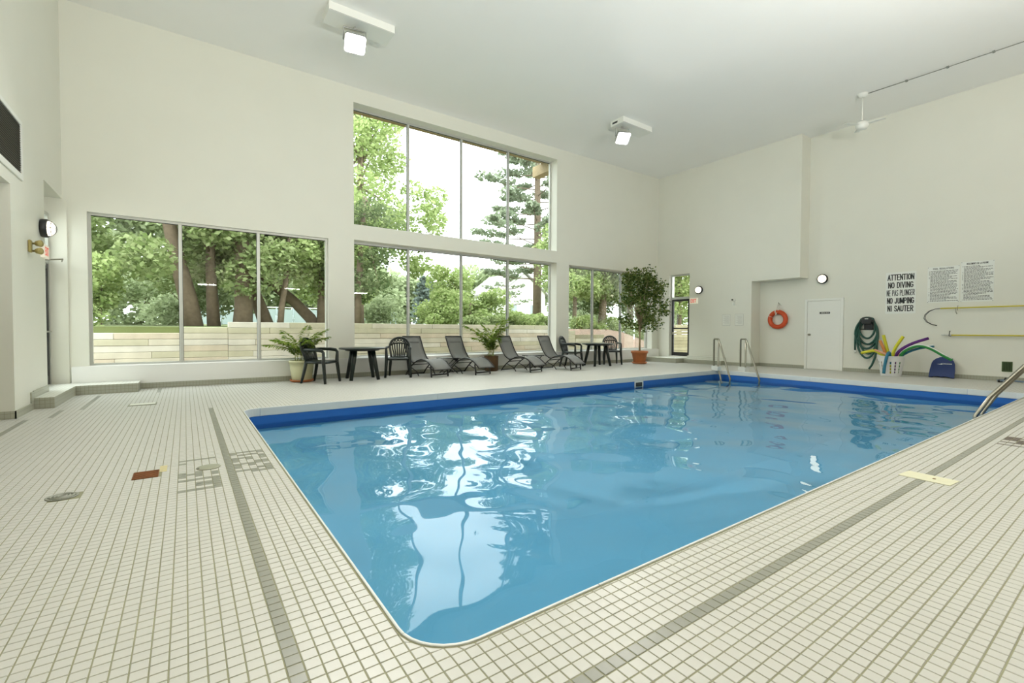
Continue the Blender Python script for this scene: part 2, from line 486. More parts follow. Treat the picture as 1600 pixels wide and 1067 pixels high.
    vis = ~partial & (dep > .3) & (px > 8) & (px < 1592) & (py < 1058) & keep & (hx*2-(ax1-ax0) < .001) & (hy*2-(ay1-ay0) < .001)
    vi = np.nonzero(vis)[0]
    order = vi[np.argsort((cx[vi]**2+cyy[vi]**2))][:300]
    single = np.zeros(len(cx), bool); single[order] = True
    # single tiles
    h = (P-jt)/2; b = .0016; zt = 0.0
    tm = MB()
    lo = [(-h, -h, -.0022), (h, -h, -.0022), (h, h, -.0022), (-h, h, -.0022)]
    up = [(-h+b, -h+b, zt), (h-b, -h+b, zt), (h-b, h-b, zt), (-h+b, h-b, zt)]
    md = [(-h, -h, zt-b*.6), (h, -h, zt-b*.6), (h, h, zt-b*.6), (-h, h, zt-b*.6)]
    tm.add(lo+md+up, [(8, 9, 10, 11)]+[(i, (i+1) % 4, 4+(i+1) % 4, 4+i) for i in range(4)]+[(4+i, 4+(i+1) % 4, 8+(i+1) % 4, 8+i) for i in range(4)])
    tw = [tm.mesh('tile', m) for m in (TILEW, TILEG, TILEB)]
    rnd = random.Random(4)
    for k in order:
        o = link('tile', tw[gcol[k]], fl); o.location = (cx[k], cyy[k], rnd.uniform(-.0003, .0003)); o.rotation_euler = (rnd.uniform(-.004, .004), rnd.uniform(-.004, .004), rnd.uniform(-.006, .006))
    rest = np.nonzero(keep & ~single)[0]
    A0, A1, B0, B1 = ax0[rest], ax1[rest], ay0[rest], ay1[rest]; n = len(rest)
    rg = np.random.default_rng(3)
    zz = rg.uniform(-.0003, .0003, n)
    V = np.zeros((n, 8, 3), np.float32)
    for k, (u, v) in enumerate(((0, 0), (1, 0), (1, 1), (0, 1))):
        V[:, k, 0] = np.where(u, A1, A0); V[:, k, 1] = np.where(v, B1, B0); V[:, k, 2] = -.0022
        V[:, 4+k, 0] = np.where(u, A1-b, A0+b); V[:, 4+k, 1] = np.where(v, B1-b, B0+b); V[:, 4+k, 2] = zz
    # corner tiles are cut back to the curve
    pr = partial[rest]; Vp = V[pr]
    mx_, my_ = (PX0+PX1)/2, (PY0+PY1)/2
    ccx = mx_+np.sign(Vp[..., 0]-mx_)*((PX1-PX0)/2-PR); ccy = my_+np.sign(Vp[..., 1]-my_)*((PY1-PY0)/2-PR)
    dx_, dy_ = Vp[..., 0]-ccx, Vp[..., 1]-ccy; rr_ = np.maximum(np.hypot(dx_, dy_), 1e-6)
    inq = (dx_*np.sign(Vp[..., 0]-mx_) > 0) & (dy_*np.sign(Vp[..., 1]-my_) > 0)
    sx_, sy_ = np.sign(Vp[..., 0]-mx_), np.sign(Vp[..., 1]-my_)
    dy_ = np.where((dx_*sx_ <= 0) & (dy_*sy_ < PR+.013), sy_*(PR+.013), dy_)
    dx_ = np.where((dy_*sy_ <= 0) & (dx_*sx_ < PR+.013), sx_*(PR+.013), dx_)
    f_ = np.where(inq & (rr_ < PR+.013), (PR+.013)/rr_, 1)
    Vp[..., 0] = ccx+dx_*f_; Vp[..., 1] = ccy+dy_*f_; V[pr] = Vp
    base = np.array([(4, 5, 6, 7), (0, 1, 5, 4), (1, 2, 6, 5), (2, 3, 7, 6), (3, 0, 4, 7)])
    Fc = (base[None]+(np.arange(n)*8)[:, None, None]).reshape(-1, 4)
    me = np_mesh('tile_field', V.reshape(-1, 3), Fc, [TILEW, TILEG, TILEB], np.repeat(gcol[rest], 5))
    o = link('tile_field', me, fl); o['kind'] = 'stuff'
    return fl
floor = build_floor()

# ---- pool basin, coping, water
def build_pool():
    mb = MB()
    ring = rrect(PX0, PX1, PY0, PY1, PR); n = len(ring)
    lev = [(0.0, 0), (-.115, 0), (-.30, 1), (-.30, 1), (-.80, 2), (-.80, 2)]
    vs = []
    inner = rrect(PX0+2.0, PX1-2.0, PY0+2.0, PY1-2.0, .9)
    for k, (z, _) in enumerate(lev): vs += [(a, b, z-.002) for a, b in (inner if k >= 4 else ring)]
    fs = []; ms = []
    for l in (0, 1, 3):
        for k in range(n):
            fs.append((l*n+k, (l+1)*n+k, (l+1)*n+(k+1) % n, l*n+(k+1) % n)); ms.append(0 if l < 2 else 1)
    fs.append(tuple(5*n+k for k in range(n))); ms.append(2)
    for f, m in zip(fs, ms): mb.f.append(f); mb.m.append(min(m, 1)); mb.sm.append(m == 1)
    mb.v += vs
    structure(mb.build('pool_basin', [BAND, LINER]))
    # coping: white lip in lengths
    cop = sempty('trim_1')
    prof = [(.004, -.004), (.004, .003), (.0, .005), (-.006, .004), (-.010, -.002), (-.010, -.105), (-.006, -.113), (.004, -.114)]
    # prof: offset outwards from pool edge (negative = into the pool), z
    fine = []
    pts = rrect(PX0, PX1, PY0, PY1, PR, 8)
    pts = pts+[pts[0]]
    # resample to an even polyline
    for a, b in zip(pts, pts[1:]):
        L_ = math.hypot(b[0]-a[0], b[1]-a[1]); k = max(1, int(L_/.305))
        for t in range(k): fine.append((a[0]+(b[0]-a[0])*t/k, a[1]+(b[1]-a[1])*t/k))
    N = len(fine)
    nrm = []
    for i in range(N):
        t = Vector((fine[(i+1) % N][0]-fine[i-1][0], fine[(i+1) % N][1]-fine[i-1][1])).normalized()
        nrm.append((t.y, -t.x))
    step = 9; i = 0
    while i < N:
        j = min(i+step, N); c = MB(); rows = []
        for k in range(i, j+1):
            p = Vector(fine[k % N]); g = Vector(nrm[k % N])
            if k == j:   # leave a hairline gap
                q = Vector(fine[(k-1) % N]); p = p+(q-p).normalized()*.004
            rows.append([(p.x+g.x*o, p.y+g.y*o, z) for o, z in prof])
        M_ = len(prof); vs = [v for r in rows for v in r]
        fs = [(a*M_+b, a*M_+b+1, (a+1)*M_+b+1, (a+1)*M_+b) for a in range(len(rows)-1) for b in range(M_-1)]
        c.add(vs, fs, 0, False)
        c.f.append(tuple(range(M_))); c.m.append(0); c.sm.append(False)
        c.f.append(tuple((len(rows)-1)*M_+b for b in reversed(range(M_)))); c.m.append(0); c.sm.append(False)
        c.build('coping_piece', COPING, cop)
        i = j
    # water: a rippled sheet
    zw = -.235
    nx, ny = 420, 214
    xs = np.linspace(PX0+.001, PX1-.001, nx); ys = np.linspace(PY0+.001, PY1-.001, ny)
    Xg, Yg = np.meshgrid(xs, ys, indexing='ij')
    rg = np.random.default_rng(11)
    Z = np.zeros_like(Xg)
    for k in range(46):
        lam = rg.uniform(.28, 2.2); an = rg.uniform(0, 2*PI); kk = 2*PI/lam
        slope = .0062*(lam/1.0)**.15
        ph = rg.uniform(0, 2*PI)
        wob = .5*np.sin(Xg*rg.uniform(.3, 1.1)+rg.uniform(0, 6))+.5*np.sin(Yg*rg.uniform(.3, 1.1)+rg.uniform(0, 6))
        Z += slope/kk*np.sin(kk*(Xg*math.cos(an)+Yg*math.sin(an))+ph+wob*1.5)*(1+.6*wob)
    V = np.stack([Xg, Yg, Z+zw], -1).reshape(-1, 3)
    ii, jj = np.meshgrid(np.arange(nx-1), np.arange(ny-1), indexing='ij')
    a = (ii*ny+jj).ravel()
    Fc = np.stack([a, a+ny, a+ny+1, a+1], -1)
    me = np_mesh('pool_water', V, Fc, WATER)
    me.polygons.foreach_set('use_smooth', np.ones(len(Fc), bool)); me.update()
    tag(link('pool_water', me), 'rippled clear blue water filling the swimming pool', 'water', kind='stuff')
    # corner rounding hidden under the lip
    sk = thing('pool_skimmer', 'small white skimmer opening in far pool wall under the coping', 'skimmer', (9.1, PY1-.002, -.18))
    f = MB().box(-.15, .15, -.022, 0, .045, .065).box(-.15, .15, -.022, 0, -.075, -.055).box(-.15, -.13, -.022, 0, -.055, .045).box(.13, .15, -.022, 0, -.055, .045)
    f.build('frame', WHITE, sk); MB().box(-.13, .13, -.008, -.002, -.055, .045).build('throat', ALUD, sk)
build_pool()

# ---- window wall with its openings
WINS = {   # x0,x1,z0,z1,recess,mullions
    1: (-1.43, 2.74, .45, 3.25, .07, (-.06, 1.31)),
    2: (3.33, 9.70, 3.65, 6.55, .30, (4.83, 6.42, 8.02)),
    3: (3.33, 9.70, .45, 3.29, .30, (4.83, 6.42, 8.02)),
    4: (10.23, 14.45, .45, 3.27, .24, (11.55, 12.98)),
}
TH = .36
def wall_back():
    mb = MB(); y0, y1 = YW, YW+TH
    b = lambda x0, x1, z0, z1: mb.box(x0, x1, y0, y1, z0, z1)
    xl, xr = XL-.4, X1+.3
    b(xl, xr, -.2, .449)                     # below the sills
    b(xl, -1.43, .449, ZC+.1); b(-1.43, 2.74, 3.25, ZC+.1); b(2.74, 3.33, .449, ZC+.1)
    b(3.33, 9.70, 3.29, 3.65); b(3.33, 9.70, 6.55, ZC+.1); b(9.70, 10.23, .449, ZC+.1)
    b(10.23, 14.45, 3.27, ZC+.1); b(14.45, xr, .449, ZC+.1)
    structure(mb.build('wall_back', WALL))
    # sill curb in front of the wall, tiled foot below it
    structure(MB().bbox(-1.66, X1, YW-.07, YW+.05, .10, .452, .006).build('trim_2', TRIMW))
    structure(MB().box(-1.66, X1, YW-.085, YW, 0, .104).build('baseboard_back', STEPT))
wall_back()

def window(n, spec):
    x0, x1, z0, z1, rec, mul = spec
    w = sempty('window_%d' % n)
    yf = YW+rec; fw, fd = .045, .07
    fr = MB().box(x0, x0+fw, yf, yf+fd, z0, z1).box(x1-fw, x1, yf, yf+fd, z0, z1).box(x0+fw, x1-fw, yf, yf+fd, z1-fw, z1).box(x0+fw, x1-fw, yf, yf+fd, z0, z0+fw)
    fr.build('frame', ALU, w)
    xs = [x0+fw]
    for m in mul:
        MB().bbox(m-.03, m+.03, yf-.015, yf+fd, z0+fw, z1-fw, .006).build('mullion', ALU, w)
        g = MB().box(m-.037, m-.03, yf+.01, yf+.03, z0+fw, z1-fw).box(m+.03, m+.037, yf+.01, yf+.03, z0+fw, z1-fw)
        g.build('gasket', ALUD, w)
        xs += [m-.03, m+.03]
    xs.append(x1-fw)
    for a, b in zip(xs[::2], xs[1::2]):
        MB().box(a, b, yf+.03, yf+.036, z0+fw, z1-fw).build('pane', GLASS, w)
        MB().box(a+.007, b-.007, yf+.012, yf+.028, z1-fw-.012, z1-fw).build('gasket', ALUD, w)
    MB().bbox(x0, x1, YW+.051, yf+.02, z0-.02, z0+.012, .004).build('window_sill', TRIMW, w) if n != 2 else MB().bbox(x0, x1, YW+.005, yf+.02, z0-.02, z0+.010, .004).build('window_sill', TRIMW, w)
for n_, s_ in WINS.items(): window(n_, s_)

# ---- far end wall
def wall_right():
    mb = MB()
    dy0, dy1, dz0, dz1 = 9.95, 10.79, .20, 3.2
    b = lambda x0, x1, y0, y1, z0, z1: mb.box(x0, x1, y0, y1, z0, z1)
    b(X1, X1+.3, dy1, YW, -.2, ZC+.1); b(X1, X1+.3, dy0, dy1, dz1, ZC+.1); b(X1, X1+.3, dy0, dy1, -.2, dz0)
    b(X1, X2+.3, 7.72, dy0, -.2, ZC+.1)
    b(X1, X2+.3, 6.30, 7.72, 2.72, ZC+.1)
    b(X2, X2+.3, YN-.3, 6.30, -.2, ZC+.1); b(X2, X2+.3, 6.30, 7.72, -.2, 2.72)
    structure(mb.build('wall_right', WALL))
    structure(MB().box(X2-.015, X2, YN, 5.36, 0, .10).box(X2-.015, X2, 6.38, 7.72, 0, .10).box(X1-.0, X2, 7.705, 7.72, 0, .10).box(X1-.015, X1, 7.705, 8.55, 0, .10).build('baseboard_right', STEPT))
    # tiled curb and door step
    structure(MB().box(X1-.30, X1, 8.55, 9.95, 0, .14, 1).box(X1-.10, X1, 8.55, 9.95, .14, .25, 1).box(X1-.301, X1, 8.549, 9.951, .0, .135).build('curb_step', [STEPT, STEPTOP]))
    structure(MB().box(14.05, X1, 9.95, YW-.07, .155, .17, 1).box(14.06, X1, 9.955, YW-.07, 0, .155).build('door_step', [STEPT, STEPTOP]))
    # exit door with transom light
    d = sempty('door_2')
    x = X1+.10
    fr = MB().box(x, x+.07, dy0, dy0+.045, dz0, dz1).box(x, x+.07, dy1-.045, dy1, dz0, dz1).box(x, x+.07, dy0+.045, dy1-.045, dz1-.05, dz1).box(x, x+.07, dy0+.045, dy1-.045, 2.30, 2.38)
    fr.build('frame', ALU, d)
    MB().box(x+.03, x+.036, dy0+.045, dy1-.045, 2.38, dz1-.05).build('transom_pane', GLASS, d)
    lf = MB(); y0, y1 = dy0+.05, dy1-.05
    lf.bbox(x-.01, x+.045, y0, y0+.07, dz0+.01, 2.295).bbox(x-.01, x+.045, y1-.07, y1, dz0+.01, 2.295).bbox(x-.01, x+.045, y0+.07, y1-.07, 2.22, 2.295).bbox(x-.01, x+.045, y0+.07, y1-.07, dz0+.01, dz0+.15).bbox(x-.005, x+.04, y0+.07, y1-.07, 1.20, 1.25)
    leaf = lf.build('door_leaf', BLACKP, d)
    MB().box(x+.015, x+.021, y0+.07, y1-.07, 1.25, 2.22).build('pane', GLASS, leaf)
    MB().box(x+.015, x+.021, y0+.07, y1-.07, dz0+.15, 1.20).build('pane', GLASS, leaf)
    MB().bbox(x-.06, x-.01, y1-.12, y1-.01, 1.0, 1.09, .006).tube([(x-.05, y1-.10, 1.03), (x-.05, y1-.22, 1.03)], .012).build('handle', STEEL, leaf)
    # white interior door in the recess
    d = sempty('door_3')
    y0, y1, zt = 5.43, 6.30, 2.03
    MB().bbox(X2-.03, X2, y1, y1+.07, 0, zt+.07).bbox(X2-.03, X2, y0-.07, y0, 0, zt+.07).bbox(X2-.03, X2, y0, y1, zt, zt+.07).build('frame', WHITE, d)
    lf = MB().bbox(X2-.014, X2-.001, y0+.004, y1-.004, .012, zt-.004, .003).build('door_leaf', WHITE, d)
    kn = MB().lathe([(.03, 0), (.03, .008), (.012, .012), (.012, .04), (.027, .05), (.03, .065), (.022, .08), (.0, .085)], (0, 0, 0), 16, axis='x')
    k = kn.build('door_knob', STEEL, lf); k.rotation_euler = (0, 0, PI); k.location = (X2-.013, y1-.07, 1.03)
    pl = MB().bbox(X2-.018, X2-.013, 5.70, 5.97, 1.645, 1.70, .001).build('name_plate', mat('black_plate', (.02, .02, .02, 1), .4), lf)
    m_ = MB()
    for a, b in ((5.93, 5.86), (5.85, 5.82), (5.80, 5.76), (5.745, 5.73)): m_.box(X2-.0186, X2-.018, b, a, 1.662, 1.683)
    m_.build('plate_mark', mat('plate_print', (.55, .55, .5, 1), .6), pl)
wall_right()

# ---- left wall with passage, alcove and door
def wall_left():
    mb = MB(); b = mb.box
    b(XL-.4, XL, 8.3, 10.0, -.2, ZC+.1)                 # plain piece with the lamp
    b(XL-.4, XL, YN-.3, 8.3, 2.92, ZC+.1)               # over the passage
    b(XL-.4, XL, 10.0, YW+.1, 3.42, ZC+.1)              # over the alcove
    b(XL-.5, XL-.22, 10.0, YW+.1, 3.13, 3.42)           # head of the alcove
    b(XL-.4, XL, YN-.3, 2.0, -.2, 2.92)
    b(XL-.22, -1.69, YW-.03, YW+.1, .0, 3.42)           # end of the alcove
    b(-4.9, -4.6, YN, 9.0, -.2, 3.1); b(-4.6, XL-.4, 8.3, 8.6, -.2, 3.1); b(-4.6, XL-.4, 1.8, 2.0, -.2, 3.1); b(-4.6, XL-.35, 2.0, 8.3, 2.92, 3.1)
    structure(mb.build('wall_left', WALL))
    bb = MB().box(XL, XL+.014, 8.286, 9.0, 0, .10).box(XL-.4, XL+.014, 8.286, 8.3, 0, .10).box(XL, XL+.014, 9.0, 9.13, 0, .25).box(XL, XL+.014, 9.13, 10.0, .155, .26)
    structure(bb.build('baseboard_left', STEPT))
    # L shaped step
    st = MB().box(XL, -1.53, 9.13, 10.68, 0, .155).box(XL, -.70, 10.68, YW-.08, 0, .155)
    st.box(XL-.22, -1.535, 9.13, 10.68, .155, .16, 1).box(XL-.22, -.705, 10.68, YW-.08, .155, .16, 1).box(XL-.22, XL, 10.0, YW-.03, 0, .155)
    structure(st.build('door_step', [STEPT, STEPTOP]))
    d = sempty('door_1')
    x = XL-.22
    MB().box(x, x+.05, 10.0, 10.06, .16, 3.13).box(x, x+.05, YW-.09, YW-.03, .16, 3.13).box(x, x+.05, 10.06, YW-.09, 3.07, 3.13).box(x, x+.05, 10.06, YW-.09, 2.26, 2.33).build('frame', ALU, d)
    MB().box(x+.02, x+.026, 10.06, YW-.09, 2.33, 3.07).build('transom_pane', GLASS, d)
    lf = MB().bbox(x-.005, x+.045, 10.07, 10.15, .17, 2.25).bbox(x-.005, x+.045, YW-.18, YW-.10, .17, 2.25).bbox(x-.005, x+.045, 10.15, YW-.18, 2.16, 2.25).bbox(x-.005, x+.045, 10.15, YW-.18, .17, .32).build('door_leaf', BLACKP, d)
    MB().box(x+.015, x+.021, 10.15, YW-.18, .32, 2.16).build('pane', GLASS, lf)
    MB().bbox(x+.045, x+.09, 10.08, 10.16, 1.02, 1.14).tube([(x+.08, 10.12, 1.08), (x+.08, YW-.2, 1.08)], .014).build('push_bar', STEEL, lf)
    MB().bbox(x+.045, x+.10, 10.5, 10.75, 2.18, 2.24).tube([(x+.08, 10.6, 2.25), (x+.30, 10.75, 2.30), (x+.22, YW-.1, 2.31)], .011).build('door_closer', STEEL, lf)
wall_left()

structure(MB().box(-4.9, X2+.3, YN-.3, YN, -.2, ZC+.1).build('wall_front', mat('dark_unseen_wall', (.30, .26, .20, 1), .8, noise=.2, nscale=3)))  # unseen wall, colour kept dark so faces turned towards it get less light
structure(MB().box(-2.2, X2+.4, YN-.3, YW+TH, ZC, ZC+.2).build('ceiling', CEIL))
# roof overhang seen through the top of the high window
ro = MB().box(-3, 16.5, YW+TH, 12.45, 6.80, 6.98).box(9.95, 10.25, YW+TH+.2, 12.9, 6.45, 6.80)
structure(ro.build('roof_eave', mat('brown_soffit', (.36, .27, .14, 1), .7, noise=.3, nscale=6)))

# ================================================================== FIXTURES
LENS = mat('flood_lens', (1, 1, 1, 1), .3, emit=(1, .99, .96, 1), estr=7)
GREYM = mat('grey_lamp_metal', (.40, .41, .40, 1), .4, metal=.5)
def flood(x, y, hx, hy, aim, label, slot=False, power=FLOOD_W):
    t = thing('flood_light', label, 'light', (x, y, ZC), 0, 'flood lights on the ceiling')
    MB().bbox(-.60, .60, -.23, .23, -.15, 0, .004).build('junction_box', WHITE, t)
    MB().box(-.59, .59, -.2305, -.2295, -.146, -.142).build('cover_seam', ALUD, t)
    if slot: MB().box(-.6025, -.5995, -.02, .16, -.10, -.05).build('knockout', ALUD, t)
    d = Vector(aim).normalized()
    side = d.cross(Vector((0, 0, 1))).normalized(); upv = side.cross(d)
    c = Vector((hx, hy, -.43))
    br = MB()
    k = [c+side*.20-d*.02, c+side*.20+Vector((0, 0, .24)), c-side*.20+Vector((0, 0, .24)), c-side*.20-d*.02]
    br.tube(k, .014, 6); br.tube([Vector((hx, hy, -.15)), c+Vector((0, 0, .24))], .022, 8)
    br.build('yoke', GREYM, t)
    R = Matrix((side, upv, d)).transposed().to_4x4(); R.translation = c
    hd = MB()
    rings = []
    for w, h_, z in ((.10, .07, -.14), (.15, .12, -.10), (.185, .165, .0), (.19, .17, .07)):
        rings.append([(px_, py_, z) for px_, py_ in rrect(-w, w, -h_, h_, .05, 4)])
    n = len(rings[0]); vs = [v for r in rings for v in r]
    fs = [(a*n+b, a*n+(b+1) % n, (a+1)*n+(b+1) % n, (a+1)*n+b) for a in range(3) for b in range(n)]+[tuple(reversed(range(n)))]
    hd.add(vs, fs)
    for q in range(5): hd.box(-.10+q*.05-.006, -.10+q*.05+.006, -.09, .09, -.20, -.13)
    ho = hd.build('lamp_head', GREYM, t); ho.matrix_local = R
    ln = MB().add([(a, b, .066) for a, b in rrect(-.18, .18, -.16, .16, .05, 4)], [tuple(range(n))]).build('lens', LENS, ho)
    ld = bpy.data.lights.new('flood_lamp', 'AREA'); ld.shape = 'RECTANGLE'; ld.size = .34; ld.size_y = .30; ld.energy = power; ld.spread = math.radians(125); ld.color = (1, .985, .94)
    lo = bpy.data.objects.new('flood_lamp', ld); COL.objects.link(lo); lo.parent = t
    R2 = Matrix((side, -upv, -d)).transposed().to_4x4(); R2.translation = c+d*.10
    lo.matrix_local = R2
    return t
flood(2.72, 8.83, -.08, .02, (-.1, -.62, -.78), 'white boxed flood light on ceiling, nearer one above the low left window')
flood(10.28, 8.80, -.35, .02, (-.25, -.62, -.74), 'white boxed flood light on ceiling, farther one towards the exit corner', True)
def fill_uplight(x, label):
    # added fill light on the unseen wall, brightens the ceiling
    t = thing('added_fill_light', label, 'light', (x, YN, 2.9), 0, 'added fill lights on the unseen wall')
    MB().bbox(-.12, .12, 0, .05, -.15, .15, .006).tube([(0, .05, 0), (0, .20, .02)], .03, 10).build('bracket', GREYM, t)
    MB().prism([(-.30, -.14), (.30, -.14), (.36, .14), (-.36, .14)], .16, .44, 'y').build('lamp_head', GREYM, t)
    MB().box(-.34, .34, .175, .425, .1405, .143).build('lens', LENS, t)
    ld = bpy.data.lights.new('added_fill_lamp', 'AREA'); ld.shape = 'RECTANGLE'; ld.size = .66; ld.size_y = .24; ld.energy = FILL_W; ld.color = (1, .985, .94)
    lo = bpy.data.objects.new('added_fill_lamp', ld); COL.objects.link(lo); lo.parent = t
    lo.location = (0, .30, .16); lo.rotation_euler = (PI-.36, 0, 0)
for x_, lb in ((.8, 'added grey fill light on wall behind the camera, nearest the passage'), (4.2, 'added grey fill light on wall behind the camera, middle one'), (7.6, 'added grey fill light on wall behind the camera, nearest the far end')): fill_uplight(x_, lb)

def ceiling_fan():
    t = thing('ceiling_fan', 'white ceiling fan on a thin rod near the far end wall', 'fan', (13.53, 4.42, ZC))
    MB().lathe([(.05, -.09), (.10, -.05), (.115, -.01), (.115, 0)]).build('canopy', WHITE, t)
    MB().tube([(0, 0, -.08), (0, 0, -.68)], .014).build('rod', WHITE, t)
    MB().lathe([(.03, -.86), (.10, -.84), (.14, -.78), (.14, -.72), (.09, -.67), (.03, -.64)]).build('motor', WHITE, t)
    for k in range(3):
        a = k*2*PI/3+.55
        b = MB().bbox(.12, .46, -.055, .055, -.745, -.737, .002)
        o = b.build('blade', WHITE, t); o.rotation_euler = (0, 0, a)
ceiling_fan()
cd = MB().tube([(13.55, 4.36, ZC-.02), (13.60, 3.2, ZC-.02), (13.63, 2.2, ZC-.02), (13.66, 1.2, ZC-.02), (13.7, -1.5, ZC-.02)], .009, 6)
for y in (3.6, 2.9, 2.2, 1.5): cd.box(13.58+.03*(4-y)-.02, 13.58+.03*(4-y)+.03, y-.02, y+.02, ZC-.034, ZC)
tag(cd.build('electrical_conduit', mat('grey_conduit', (.22, .23, .20, 1), .6)), 'thin grey conduit running along the ceiling from the fan', 'conduit')

LAMP = mat('lamp_globe', (1, .95, .8, 1), .3, emit=(1, .90, .70, 1), estr=2.6)
def wall_lamp(loc, rz, label, cage=False):
    t = thing('wall_lamp', label, 'light', loc, rz, 'round wall lamps')
    # local +x points off the wall
    MB().lathe([(.13, 0), (.138, .02), (.138, .075), (.118, .08)], axis='x').build('base_ring', BLACKP, t)
    MB().lathe([(.112, .05), (.110, .09), (.095, .125), (.06, .148), (.0, .155)], axis='x', capb=False).build('globe', LAMP, t)
    if cage:
        c = MB()
        for a in (0, PI/2):
            c.tube([(.05+.125*math.sin(q*PI/10), .125*math.cos(q*PI/10)*math.cos(a), .125*math.cos(q*PI/10)*math.sin(a)) for q in range(11)], .004, 6)
        c.tube([(.12, .10*math.cos(q*PI/8), .10*math.sin(q*PI/8)) for q in range(16)], .004, 6, closed=True)
        c.build('guard', BLACKP, t)
    return t
wall_lamp((XL, 9.78, 2.64), 0, 'caged round wall lamp lit beside the left doorway', True)
wall_lamp((X1, 9.55, 2.57), PI, 'round lit wall lamp above the red EXIT sign')
wall_lamp((X2, 5.90, 2.67), PI, 'round lit wall lamp above the white door')

BRASS = mat('brass', (.40, .33, .12, 1), .4, metal=.4)
t = thing('emergency_light', 'brass twin-head emergency light on the left wall', 'light', (XL, 9.07, 2.26))
MB().bbox(0, .035, -.04, .04, -.08, .09, .01).build('base', BRASS, t)
for z in (.07, -.07):
    h_ = MB().lathe([(.015, -.035), (.035, -.015), (.047, .035), (.044, .04), (.0, .035)], axis='x').tube([(-.06, 0, 0), (-.02, 0, 0)], .015).build('lamp_head', BRASS, t)
    h_.location = (.09, .02, z*.75); h_.rotation_euler = (0, .0, -.5)

def exit_sign(loc, rz, label, face=True):
    t = thing('exit_sign', label, 'sign', loc, rz)
    MB().bbox(0, .045, -.15, .15, -.10, .10, .004).build('sign_box', mat('exit_box', (.78, .74, .62, 1), .4, emit=(1, .9, .75, 1), estr=.25), t)
    o = link('lettering', text_mesh('EXIT', .22, .13, .018), t); o.data.materials[0] = mat('exit_red', (.65, .06, .03, 1), .5, emit=(1, .08, .04, 1), estr=.3)
    o.location = (.0462, 0, 0); o.rotation_euler = (PI/2, 0, PI/2)
    return t
exit_sign((X1, 9.76, 2.20), PI, 'small EXIT sign with red letters beside the far glass door')
t2 = exit_sign((XL, 9.86, 2.30), 0, 'small pale EXIT sign box beside the left doorway')

t = thing('vent_grille', 'large dark mesh air grille high on left wall', 'vent', (XL, 0, 0))
MB().box(0, .004, 6.0, 8.75, 3.16, 3.80).build('mesh_panel', mat('dark_mesh', (.02, .018, .012, 1), .9, noise=.5, nscale=90), t)
MB().bbox(0, .02, 5.95, 8.80, 3.08, 3.16).bbox(0, .02, 5.95, 8.80, 3.80, 3.86).bbox(0, .02, 8.75, 8.80, 3.16, 3.80).bbox(0, .02, 5.95, 6.0, 3.16, 3.80).build('frame', WHITE, t)
for k in range(21):
    MB().box(.004, .010, 5.98, 8.77, 3.18+k*.0295, 3.186+k*.0295).build('slat', mat('slat_dark', (.07, .06, .045, 1), .6), t)

# small things on the far wall, left part
t = thing('wall_sensor', 'small white sensor with dark eye above two notices', 'sensor', (X1, 8.29, 2.14))
MB().lathe([(.05, 0), (.05, -.03), (.03, -.05)], axis='x').bbox(-.05, 0, -.035, .035, -.16, -.06, .006).build('body', WHITE, t)
MB().lathe([(.022, -.05), (.022, -.10), (.0, -.10)], (0, .02, .02), 12, axis='x').build('eye', BLACKP, t)
for y, lb in ((8.55, 'pale paper notice on far wall, the one nearer the exit door'), (8.11, 'pale paper notice on far wall, the one nearer the life ring')):
    t = thing('paper_notice', lb, 'notice', (X1, y, 1.50), 0, 'paper notices under the sensor')
    MB().box(-.006, 0, -.14, .14, -.19, .19).build('frame', mat('notice_edge', (.55, .55, .50, 1), .6), t)
    MB().box(-.0075, -.006, -.13, .13, -.18, .18).build('paper', mat('paper', (.78, .79, .72, 1), .6), t)
    m_ = MB()
    for k in range(12): m_.box(-.0082, -.0075, -.10, .10-.03*(k % 3), .13-k*.024, .137-k*.024)
    m_.build('print', mat('faint_print', (.50, .50, .46, 1), .7), t)

# wall points measured on a plane 1% nearer
def EW(y, z): return (y*1.01, 1.125+(z-1.125)*1.01)

def life_ring():
    y, z = EW(7.056, 1.497)
    t = thing('life_ring', 'orange life ring hanging on white rope in the wall recess', 'life ring', (X2, y, z))
    R, r = .235, .068
    MB().tube([(-.075, R*math.cos(k*PI/18), R*math.sin(k*PI/18)) for k in range(36)], r, 14, closed=True).build('ring', ORANGE, t)
    for a in (.45, 1.35, 2.6, 4.2, 5.6):
        c = (-.075, R*math.cos(a), R*math.sin(a))
        d_ = Vector((0, -math.sin(a), math.cos(a)))
        n_ = Vector((0, math.cos(a), math.sin(a)))
        MB().tube([Vector(c)+(n_*math.cos(q*PI/8)+Vector((1, 0, 0))*math.sin(q*PI/8))*(r+.004) for q in range(16)], .012 if a == 1.35 else .006, 6, closed=True).build('rope_band', ROPE if a in (1.35, .45) else ORANGE, t)
    rp = MB()
    rp.tube([(-.07, .04, .17), (-.15, .05, .24), (-.10, .03, .34), (-.05, .02, .46), (-.03, .0, .50)], .012, 6)
    rp.tube([(-.03, .0, .50), (-.06, -.06, .44), (-.09, -.05, .34), (-.12, -.01, .26), (-.15, .02, .17), (-.14, .05, .12)], .012, 6)
    rp.build('rope', ROPE, t)
    MB().tube([(0, -.01, .50), (-.05, -.01, .50), (-.06, -.01, .54)], .008, 6).build('hook', STEEL, t)
life_ring()

